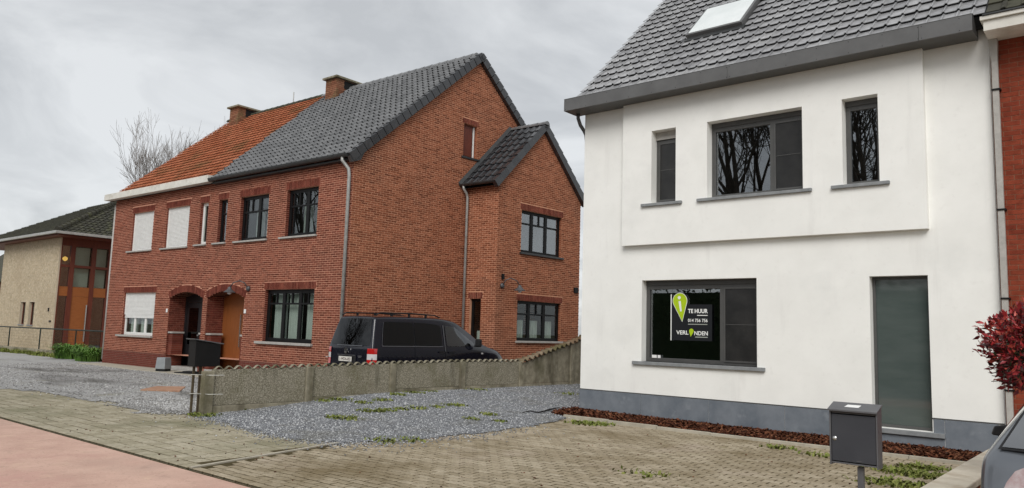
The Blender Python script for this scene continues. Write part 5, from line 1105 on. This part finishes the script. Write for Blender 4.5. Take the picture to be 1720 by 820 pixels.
# ================================================================== GARDEN WALL AND RED SHRUB
GW = thing('garden_wall', (-1.6, 9, 0), 'low brick garden wall with sandy stone coping beside the silver car', 'wall')
MB().box((-1.73, 5.0, -.1), (-1.50, 12.86, .205)).build('core', 'mortar_red', GW)
MGa = frame((-1.50, 0, 0), (0, 1, 0), (1, 0, 0)); MGb = frame((-1.73, 0, 0), (0, 1, 0), (-1, 0, 0))
it = [(m_, p, f) for m_ in (MGa, MGb) for p, f in lay_bricks(m_, 5.0, 12.86, -.01, .205)]
place_bricks(it, GW, 'brick_wall', 'brick', 200)
y = 5.0
while y < 12.8: MB().box((-1.775, y, .207), (-1.455, min(y+.995, 12.86), .28)).build('coping_stone', 'coping', GW, bevel=.012); y += 1.0
def leaf_cloud(name, m, parent, C, n, size, seed, rin=.55, shoots=0):
    rs = np.random.RandomState(seed); d = rs.normal(size=(n, 3)); d /= np.linalg.norm(d, axis=1)[:, None]
    lob = 1+.16*np.sin(d[:, 0]*5+seed)*np.cos(d[:, 2]*4+1)+.10*np.sin(d[:, 1]*9+d[:, 2]*7); r = (rin+(1-rin)*rs.rand(n)**.6)*lob
    P = d*r[:, None]*np.array(C[3:])+np.array(C[:3]); L = rs.uniform(*size, n); dirv = d*.8+rs.normal(size=(n, 3))*.55+np.array([0, 0, .25])
    return leaves_at(name, m, parent, P, dirv, L, rs)
def leaves_at(name, m, parent, P, dirv, L, rs, wr=.24):
    n = len(P); dirv = dirv/np.linalg.norm(dirv, axis=1)[:, None]; up = rs.normal(size=(n, 3)); s = np.cross(dirv, up); s /= np.linalg.norm(s, axis=1)[:, None]; nn = np.cross(s, dirv)
    W = (L*wr)[:, None]; Lc = L[:, None]
    V = np.stack([P, P+dirv*Lc*.45+s*W+nn*W*.45, P+dirv*Lc-nn*Lc*.12, P+dirv*Lc*.45-s*W+nn*W*.45, P+dirv*Lc*.5], 1); F = np.array([(0, 1, 4), (1, 2, 4), (2, 3, 4), (3, 0, 4)])[None]+(np.arange(n)*5)[:, None, None]
    return npmesh(name, V.reshape(-1, 3), F.reshape(-1, 3), m, parent)
PH = thing('red_shrub', (-.90, 9.2, 0), 'round red-leaved shrub on a stem at the right edge behind the silver car', 'shrub')
PC_ = (-.90, 9.2, 1.57, .47, .47, .45)
MB().tube([(-.9, 9.2, -.05), (-.89, 9.2, .6), (-.91, 9.2, 1.25)], [.035, .03, .025], 8).build('trunk', 'trunk_dark', PH)
bm_ = MB()
for k in range(26):
    a = rnd.uniform(0, 6.28); e = rnd.uniform(-.5, 1.2); d = Vector((math.cos(a)*math.cos(e), math.sin(a)*math.cos(e), math.sin(e))); s = Vector((-.91, 9.2, 1.22+rnd.uniform(0, .2))); bm_.tube([s, s+d*.2+Vector((0, 0, .05)), s+d*.42+Vector((0, 0, .05))], [.012, .008, .004], 5)
bm_.build('branches', 'trunk_dark', PH)
leaf_cloud('crown', 'leaf_red', PH, PC_, 2300, (.05, .10), 3, .62)
leaf_cloud('inner_leaves', 'leaf_green_dark', PH, (-.9, 9.2, 1.53, .40, .40, .38), 900, (.05, .09), 4, .3)
rs = np.random.RandomState(5); SP = []; SD = []; SL2 = []
for k in range(190):    # young shoots poking out of the ball
    d = rs.normal(size=3); d /= np.linalg.norm(d); d[2] = abs(d[2])*.9-.25; b = np.array(PC_[:3])+d*np.array(PC_[3:])*.9; ax = d+np.array([0, 0, .5])+rs.normal(size=3)*.3; ax /= np.linalg.norm(ax); ln = rs.uniform(.05, .19)
    for j in range(6):
        t = j/5; sv = rs.normal(size=3); sv -= ax*(sv@ax); sv /= np.linalg.norm(sv); SP.append(b+ax*ln*t); SD.append(ax*(.5+.5*t)+sv*(1-.5*t)); SL2.append(rs.uniform(.045, .085)*(1-.35*t))
leaves_at('young_shoots', 'leaf_red', PH, np.array(SP), np.array(SD), np.array(SL2), rs, .22)

# ================================================================== VEHICLES
class Veh:
    def __init__(s, M, st, slant, fade):
        s.M, s.st, s.slant, s.fade = M, st, slant, fade
    def par(s, y):
        st = s.st
        if y <= st[0][0]: return st[0][1:]
        for a, b in zip(st, st[1:]):
            if y <= b[0]: f = (y-a[0])/(b[0]-a[0]); f = f; return tuple(p+(q-p)*f for p, q in zip(a[1:], b[1:]))
        return st[-1][1:]
    def prof(s, y):
        zb, zbelt, zr, wb, wr = s.par(y); zk = min(zbelt, zr-.09); h = zr-zk; wr = wb+(wr-wb)*min(1, h/.5); e = min(.10, h*.5)
        return [(0, zb), (wb*.80, zb), (wb*.95, zb+.05), (wb*.985, zb+.18), (wb, zb+(zk-zb)*.55), (wb*.993, zk-.05), (wb*.975, zk), (wb+(wr-wb)*.55, zk+(h-e)*.55), (wr+.012, zr-e-.015), (wr-.015, zr-e*.45), (wr-.07, zr-.018-e*.06), (wr*.6, zr-.005), (0, zr)]
    def yo(s, y, z): return y+s.slant(z)*max(0, 1-y/s.fade)
    def hw(s, y, z):
        pr = s.prof(y)
        for a, b in zip(pr[1:], pr[2:]):
            if a[1] <= z <= b[1] and b[1] > a[1]: f = (z-a[1])/(b[1]-a[1]); return a[0]+(b[0]-a[0])*f
        return pr[4][0]
    def body(s, name, m, parent, ys):
        V = []; F = []; n = 13; k = 2*n-2
        for y in ys:
            pr = s.prof(y); ring = pr+[(-x, z) for x, z in pr[-2:0:-1]]
            V += [s.M @ Vector((x, s.yo(y, z), z)) for x, z in ring]
        for i in range(len(ys)-1):
            for j in range(k): F.append((i*k+j, i*k+(j+1) % k, (i+1)*k+(j+1) % k, (i+1)*k+j))
        for base in (0, (len(ys)-1)*k):
            for j in range(n-1):
                a, b = j, j+1; am, bm2 = (k-a) % k, (k-b) % k
                F.append(tuple(base+t for t in ([a, b, bm2, am] if a != 0 and b != n-1 else ([0, 1, k-1] if a == 0 else [a, b, am]))))
        o = MB().add(V, F).build(name, m, parent, smooth=True, fix=True)
        sm = o.modifiers.new('sub', 'SUBSURF'); sm.levels = 1; sm.render_levels = 2
        return o
    def side(s, name, m, parent, ys, lo, hi, sgn, eps=.012, nz=6):
        mb = MB(); V = []
        for y in ys:
            for k in range(nz+1): z = lo(y)+(hi(y)-lo(y))*k/nz; V.append(s.M @ Vector((sgn*(s.hw(y, z)+eps), s.yo(y, z), z)))
        n = nz+1; mb.add(V, [(i*n+k, i*n+k+1, (i+1)*n+k+1, (i+1)*n+k) for i in range(len(ys)-1) for k in range(nz)]); return mb.build(name, m, parent, smooth=True)
    def rear(s, name, m, parent, zs, half, eps=.012, nx=10, dy=0):
        V = []; mb = MB()
        for z in zs:
            w0, w1 = half(z)
            for k in range(nx+1): x = w0+(w1-w0)*k/nx; V.append(s.M @ Vector((x, s.slant(z)-eps+dy+.05*(x/.85)**4, z)))
        n = nx+1; mb.add(V, [(i*n+k, i*n+k+1, (i+1)*n+k+1, (i+1)*n+k) for i in range(len(zs)-1) for k in range(nx)]); return mb.build(name, m, parent, smooth=True)
def lin(a, b, n): return [a+(b-a)*i/(n-1) for i in range(n)]
def rounded(a, b, lo, hi, r):
    """lo/hi functions of a window from a to b with rounded corners"""
    def c(y): d = min(y-a, b-y); return r-math.sqrt(max(0, r*r-(r-min(d, r))**2))
    return (lambda y: lo(y)+c(y)), (lambda y: hi(y)-c(y))
def wheel(parent, M, x, y, r, w, sgn):
    Mw = M @ Matrix.Translation((x, y, r)) @ Matrix.Rotation(sgn*math.pi/2, 4, 'Y')
    ty = MB().lathe([(r*.62, -w/2), (r*.93, -w/2), (r, -w*.36), (r, w*.36), (r*.93, w/2), (r*.62, w/2)], Mw, 28).build('wheel', 'rubber', parent, smooth=True)
    rm = MB().lathe([(0, w*.30), (r*.16, w*.32), (r*.2, w*.26), (r*.58, w*.34), (r*.64, w*.47), (r*.66, w*.47)], Mw, 28); rm.build('rim', 'rim', ty, smooth=True)
# --- the black van
VR = Vector((-13.98, 11.72, .07)); VM = Matrix(((BG.x, BV.x, 0, 0), (BG.y, BV.y, 0, 0), (0, 0, 1, 0), (0, 0, 0, 1))); VM.translation = VR-BG*.9
VN = thing('parked_van', VR-BG*.9, 'black van with roof rails parked behind the concrete fence', 'van')
vst = [(0, .36, 1.08, 1.80, .84, .66), (.05, .28, 1.08, 1.83, .885, .70), (.5, .24, 1.08, 1.85, .90, .715), (1.4, .24, 1.08, 1.865, .90, .72), (2.3, .24, 1.08, 1.855, .90, .715), (2.75, .24, 1.08, 1.81, .90, .70), (3.1, .24, 1.07, 1.68, .90, .68), (3.45, .24, 1.05, 1.47, .895, .66), (3.75, .24, 1.02, 1.24, .89, .66), (3.95, .25, 1.0, 1.155, .885, .66), (4.25, .26, .95, 1.09, .87, .65), (4.55, .28, .85, .98, .82, .60), (4.75, .30, .70, .82, .72, .5), (4.84, .34, .6, .66, .62, .42)]
V_ = Veh(VM, vst, lambda z: .20*max(0, (z-1.0)/.85)**1.3-.03*max(0, 1-abs(z-.5)/.25), 1.4)
vb = V_.body('body', 'van_paint', VN, [0, .02, .05, .12, .3, .6, 1, 1.5, 2, 2.3, 2.6, 2.8, 3, 3.2, 3.45, 3.65, 3.8, 3.95, 4.1, 4.3, 4.5, 4.65, 4.75, 4.84])
def side_win(a, b, lo, hi, r=.07, nm='side_window', m='glass_van', both=True):
    l, h = rounded(a, b, lo, hi, r)
    ys = sorted(set([a, a+.01, a+.03, a+.06, b-.06, b-.03, b-.01, b]+lin(a+.08, b-.08, 8)))
    for sg in ((1, -1) if both else (1,)): V_.side(nm, m, vb, ys, l, h, sg)
top_l = lambda y: 1.70-.06*max(0, (y-1.6)/.7)**1.5
for (a, b) in ((.30, 1.30), (1.33, 2.22)): side_win(a, b, lambda y: 1.14, top_l)
side_win(2.38, 3.42, lambda y: 1.13+.04*max(0, y-2.9), lambda y: min(1.64-.06*max(0, y-2.4), 1.64-max(0, y-2.72)*.60), .05, m='glass_vehicle')
for sg in (1, -1):      # chrome-like reflection line round the side glass modelled as bright strips, door shut lines
    for (a, b) in ((.28, 2.24),): V_.side('reflection_strip', 'trim_shine', vb, lin(a, b, 14), lambda y: 1.112, lambda y: 1.130, sg, .012, 1)
    V_.side('reflection_strip', 'trim_shine', vb, [.27, .285], lambda y: 1.12, lambda y: 1.68, sg, .012, 6)
    V_.side('door_pillar', 'trim_shine', vb, [2.30, 2.325], lambda y: 1.0, lambda y: 1.66, sg, .013, 6)
    V_.side('shut_line', 'van_trim', vb, [2.335, 2.347], lambda y: .35, lambda y: 1.70, sg, .011, 8)
    V_.side('shut_line', 'van_trim', vb, [1.31, 1.322], lambda y: .35, lambda y: 1.74, sg, .011, 8)
    V_.side('door_handle', 'van_trim', vb, [2.42, 2.62], lambda y: .955, lambda y: .99, sg, .03, 1); V_.side('door_handle', 'van_trim', vb, [2.08, 2.26], lambda y: .965, lambda y: 1.0, sg, .03, 1)
    V_.side('side_lamp', 'lamp_clear', vb, [3.62, 3.70], lambda y: .93, lambda y: .97, sg, .016, 1)
    MB().tube([VM @ Vector((sg*.67, .24, 1.845)), VM @ Vector((sg*.67, .34, 1.90)), VM @ Vector((sg*.675, 1.3, 1.92)), VM @ Vector((sg*.67, 2.1, 1.90)), VM @ Vector((sg*.665, 2.28, 1.85))], .017, 8).build('roof_rail', 'van_trim', VN, smooth=True)
    for y in (.7, 1.25, 1.8): MB().box((sg*.67-.012, y-.03, 1.83), (sg*.67+.012, y+.03, 1.91), VM).build('rail_foot', 'van_trim', VN)
    mr_ = MB().box((-.02, 0, -.02), (.05, .04, .02), VM @ Matrix.Translation((sg*.90, 3.36, 1.14))).build('mirror', 'van_trim', VN)
    MB().box((-.09, -.05, -.10), (.09, .06, .11), VM @ Matrix.Translation((sg*1.0, 3.40, 1.22))).build('mirror_shell', 'van_trim', mr_, bevel=.04)
    for y in (.78, 3.95): wheel(VN, VM, sg*.80, y, .32, .21, sg)
    # tail light wrapping the corner
    for (z0, z1, m_) in ((.66, .80, 'lamp_red'), (.80, .93, 'lamp_clear'), (.93, 1.06, 'lamp_red')):
        V = []; mb = MB()
        for z in (z0, (z0+z1)/2, z1):
            for (x, y) in ((.71, -.012), (.79, -.006), (.85, .015), (.895, .06), (.915, .12)): V.append(VM @ Vector((sg*x, y+V_.slant(z), z)))
        mb.add(V, [(r*5+k, r*5+k+1, r*5+k+6, r*5+k+5) for r in range(2) for k in range(4)]); mb.build('tail_light', m_, VN, smooth=True)
V_.rear('rear_window', 'glass_van', vb, lin(1.13, 1.76, 9), lambda z: (-.76+.16*max(0, (z-1.1)/.7)**1.4, .76-.16*max(0, (z-1.1)/.7)**1.4), .02)
V_.rear('reflection_strip', 'trim_shine', vb, [1.105, 1.122], lambda z: (-.5, .5), .022)
V_.rear('grip_strip', 'trim_shine', vb, [.875, .892], lambda z: (-.42, .30), .03)
V_.rear('plate_recess', 'van_trim', vb, [.70, .87], lambda z: (-.42, .30), .018)
V_.rear('rear_bumper', 'van_trim', vb, lin(.38, .62, 4), lambda z: (-.80, .80), .05)
MVR = frame(VM @ Vector((0, -.045, 0)), BG, -BV)
pl_ = MB().box((-.33, -.004, .735), (.17, .004, .845), MVR).build('number_plate', 'plate_white', VN)
text_mesh('plate_text', '1-WDA-055', 'plate_text', pl_, (-.29, .14, .752, .826), MVR, .005, .02)
bdg = MB()
for k in range(24):
    t0_, t1_ = 2*math.pi*k/24, 2*math.pi*(k+1)/24
    bdg.prism([(-.06+r*math.cos(t)*.72, .985+r*math.sin(t)) for r, t in ((.075, t0_), (.075, t1_), (.048, t1_), (.048, t0_))], MVR, -.01, .012)
bdg.prism([(-.06+.012*math.cos(t), .985+.055*math.sin(t)) for t in lin(0, 5.5, 8)], MVR, -.01, .011); bdg.build('badge', 'chrome', VN)
MB().box((.42, -.002, .86), (.56, .010, .885), MVR).box((.44, -.002, .835), (.53, .010, .85), MVR).build('model_mark', 'trim_shine', VN)
MB().box((-.86, -.01, .80), (-.80, .012, .815), MVR).build('reflector', 'lamp_clear', VN)
# --- the silver hatchback
HM = Matrix.Translation((-.03, 5.42, 0))
HC = thing('parked_car', (-.03, 5.42, 0), 'silver grey hatchback parked at the right edge, seen from behind', 'car')
hst = [(0, .36, .92, 1.40, .80, .50), (.06, .27, .94, 1.43, .85, .55), (.45, .2, .95, 1.46, .875, .575), (1.1, .2, .95, 1.485, .88, .59), (1.9, .2, .94, 1.475, .88, .59), (2.3, .2, .93, 1.40, .88, .57), (2.7, .2, .91, 1.20, .875, .57), (3.0, .2, .89, 1.03, .87, .57), (3.5, .22, .82, .92, .84, .55), (3.8, .25, .70, .80, .78, .48), (3.95, .3, .55, .62, .66, .4)]
def hsl(z): return .02+.60*max(0, (z-.93)/.5)**1.05-.05*max(0, 1-abs(z-.62)/.22)+.05*max(0, (z-.62)/.3 if z < .93 else 1)
H_ = Veh(HM, hst, hsl, 1.5)
hb = H_.body('body', 'car_paint', HC, [0, .02, .06, .15, .3, .5, .8, 1.1, 1.5, 1.9, 2.2, 2.5, 2.7, 2.9, 3.1, 3.35, 3.6, 3.8, 3.9, 3.95])
H_.rear('rear_window', 'glass_rear', hb, lin(1.0, 1.38, 9), lambda z: (-.73+.20*(z-1.0)/.4, .73-.20*(z-1.0)/.4), .030)
def wseal(z): return (-.745+.20*(z-1.0)/.4, .745-.20*(z-1.0)/.4)
H_.rear('window_seal', 'van_trim', hb, lin(.985, 1.395, 9), wseal, .022)
for sg in (1, -1):
    V = []; mb = MB(); nzz = 7
    for i in range(nzz):
        z = .60+.33*i/(nzz-1); outer = .75-.55*max(0, z-.72)-1.2*max(0, z-.87); inner = .40
        for k in range(7): x = inner+(outer-inner)*k/6; V.append(HM @ Vector((sg*x, hsl(z)-.030+.06*(x/.8)**5, z)))
    mb.add(V, [(r*7+k, r*7+k+1, r*7+k+8, r*7+k+7) for r in range(nzz-1) for k in range(6)]); tl = mb.build('tail_light', 'lamp_pink', HC, smooth=True)
    V = []
    for i in range(3):
        z = .63+.10*i/2
        for k in range(5): x = .42+.26*k/4; V.append(HM @ Vector((sg*x, hsl(z)-.036+.06*(x/.8)**5, z)))
    MB().add(V, [(r*5+k, r*5+k+1, r*5+k+6, r*5+k+5) for r in range(2) for k in range(4)]).build('lamp_strip', 'lamp_red', tl, smooth=True)
    for (a, b, c_) in ((.75, 1.35, 1.40), (1.40, 2.15, 1.385)):
        l, h = rounded(a, b, lambda y: .99, lambda y, c_=c_: c_-.25*max(0, y-1.75)-.3*max(0, 1.0-y), .05); H_.side('side_window', 'glass_vehicle', hb, lin(a, b, 14), l, h, sg)
    H_.side('door_handle', 'car_paint', hb, [.92, 1.12], lambda y: .86, lambda y: .895, sg, .035, 1); H_.side('door_handle', 'car_paint', hb, [1.62, 1.82], lambda y: .86, lambda y: .895, sg, .035, 1)
    mr_ = MB().box((-.07, -.02, -.03), (.06, .03, .0), HM @ Matrix.Translation((sg*.90, 2.08, .90))).build('mirror', 'van_trim', HC, bevel=.008)
    MB().add([HM @ Matrix.Translation((sg*.98, 2.10, .925)) @ Vector((sg*x, y, z)) for x, y, z in ((-.07, -.03, -.06), (.08, -.02, -.05), (.10, .02, -.04), (-.07, .07, -.05), (-.07, -.03, .055), (.06, -.02, .03), (.07, .02, .025), (-.07, .06, .05))], [(0, 3, 2, 1), (4, 5, 6, 7), (0, 1, 5, 4), (1, 2, 6, 5), (2, 3, 7, 6), (3, 0, 4, 7)]).build('mirror_shell', 'van_trim', mr_, bevel=.012)
    for y in (.68, 3.2): wheel(HC, HM, sg*.77, y, .31, .2, sg)
H_.rear('rear_bumper', 'car_paint', hb, lin(.36, .58, 4), lambda z: (-.80, .80), .05)
MHR = frame((-.03, 5.37, 0), (1, 0, 0), (0, -1, 0)); pl_ = MB().box((-.26, -.01, .66), (.26, .012, .77), MHR).build('number_plate', 'plate_white', HC)

# ================================================================== TREES
def grow(mb, p, d, L, r, lev, rs, maxlev, rmin, bend=.12, up=.10, spread=(.35, .75), n_side=(2, 4), sides=5, taper=.55):
    n = 4; pts = [p]; rad = [r]; dd = d.copy(); cur = p
    for i in range(n):
        dd = (dd+Vector((rs.gauss(0, bend), rs.gauss(0, bend), rs.gauss(0, bend)+up))).normalized(); cur = cur+dd*(L/n); pts.append(cur); rad.append(max(rmin*.7, r*(1-(1-taper)*(i+1)/n)))
    mb.tube(pts, rad, sides if lev < 2 else 4, False)
    if lev >= maxlev: return
    for k in range(rs.randint(*n_side)):
        t = rs.uniform(.3, .98); i = min(n-1, int(t*n)); q = pts[i].lerp(pts[i+1], t*n-i); ax = (pts[i+1]-pts[i]).normalized(); o = ax.orthogonal().normalized(); o.rotate(Matrix.Rotation(rs.uniform(0, 6.28), 3, ax)); s = rs.uniform(*spread)
        grow(mb, q, (ax*math.cos(s)+o*math.sin(s)).normalized(), L*rs.uniform(.45, .72), max(rmin, rad[i]*.55), lev+1, rs, maxlev, rmin, bend, up, spread, n_side, sides, taper)
    grow(mb, pts[-1], dd, L*.6, max(rmin, rad[-1]*.85), lev+1, rs, maxlev, rmin, bend, up, spread, n_side, sides, taper)
def bare_tree(name, base, h, r0, limbs, seed, maxlev, rmin, label, group, trunk_h, spread, m='twig', tilt=(.1, .6), ns=(2, 4)):
    rs = random.Random(seed); t_ = thing(name, base, label, 'tree', group); b = Vector(base); tr = MB()
    tr.tube([b+Vector((0, 0, -.2)), b+Vector((.05, 0, trunk_h*.5)), b+Vector((0, .05, trunk_h))], [r0*1.25, r0, r0*.85], 10); tr.build('trunk', m, t_, smooth=True)
    cr = MB()
    for k in range(limbs):
        a = 2*math.pi*k/limbs+rs.uniform(-.4, .4); e = rs.uniform(*tilt); d = Vector((math.cos(a)*math.sin(e), math.sin(a)*math.sin(e), math.cos(e)))
        grow(cr, b+Vector((0, 0, trunk_h*rs.uniform(.8, 1))), d, (h-trunk_h)*rs.uniform(.45, .58), r0*.45, 0, rs, maxlev, rmin, spread=spread, n_side=ns)
    cr.build('crown', m, t_); return t_
bare_tree('bare_tree', (-53.9, 25.9, 0), 14.4, .20, 9, 17, 4, .0075, 'leafless tree rising behind the orange tiled roof', None, 4.0, (.25, .6), tilt=(.05, .44), ns=(3, 4))
bare_tree('bare_tree', (-15.2, -9.5, 0), 17, .38, 6, 5, 4, .016, 'big leafless street tree mirrored in the large upper window of the white house', 'bare trees across the street', 6.0, (.35, .8), 'trunk_dark', (.15, .7))
bare_tree('bare_tree', (-9.4, -9.0, 0), 16, .30, 5, 8, 3, .022, 'leafless street tree mirrored in the narrow right window of the white house', 'bare trees across the street', 7.5, (.35, .8), 'trunk_dark', (.1, .5))
bare_tree('bare_tree', (-46, -9.0, 0), 17, .36, 6, 13, 3, .022, 'leafless street tree mirrored in the black windows of the brick house', 'bare trees across the street', 5.5, (.35, .8), 'trunk_dark', (.15, .7))
HD = thing('hedge', (-20, -12, 0), 'dark evergreen hedge across the street, mirrored in the lower windows', 'hedge')
MB().box((-65, -13, -.1), (30, -11.6, 4.0)).build('core', 'hedge_leaf', HD)
n = 16000; rs = np.random.RandomState(9); Pp = np.stack([rs.uniform(-65, 30, n), rs.uniform(-13, -11.2, n), rs.uniform(1.5, 4.75, n)], -1); leaves_at('foliage', 'hedge_leaf', HD, Pp, rs.normal(size=(n, 3)), rs.uniform(.12, .28, n), rs, .3)
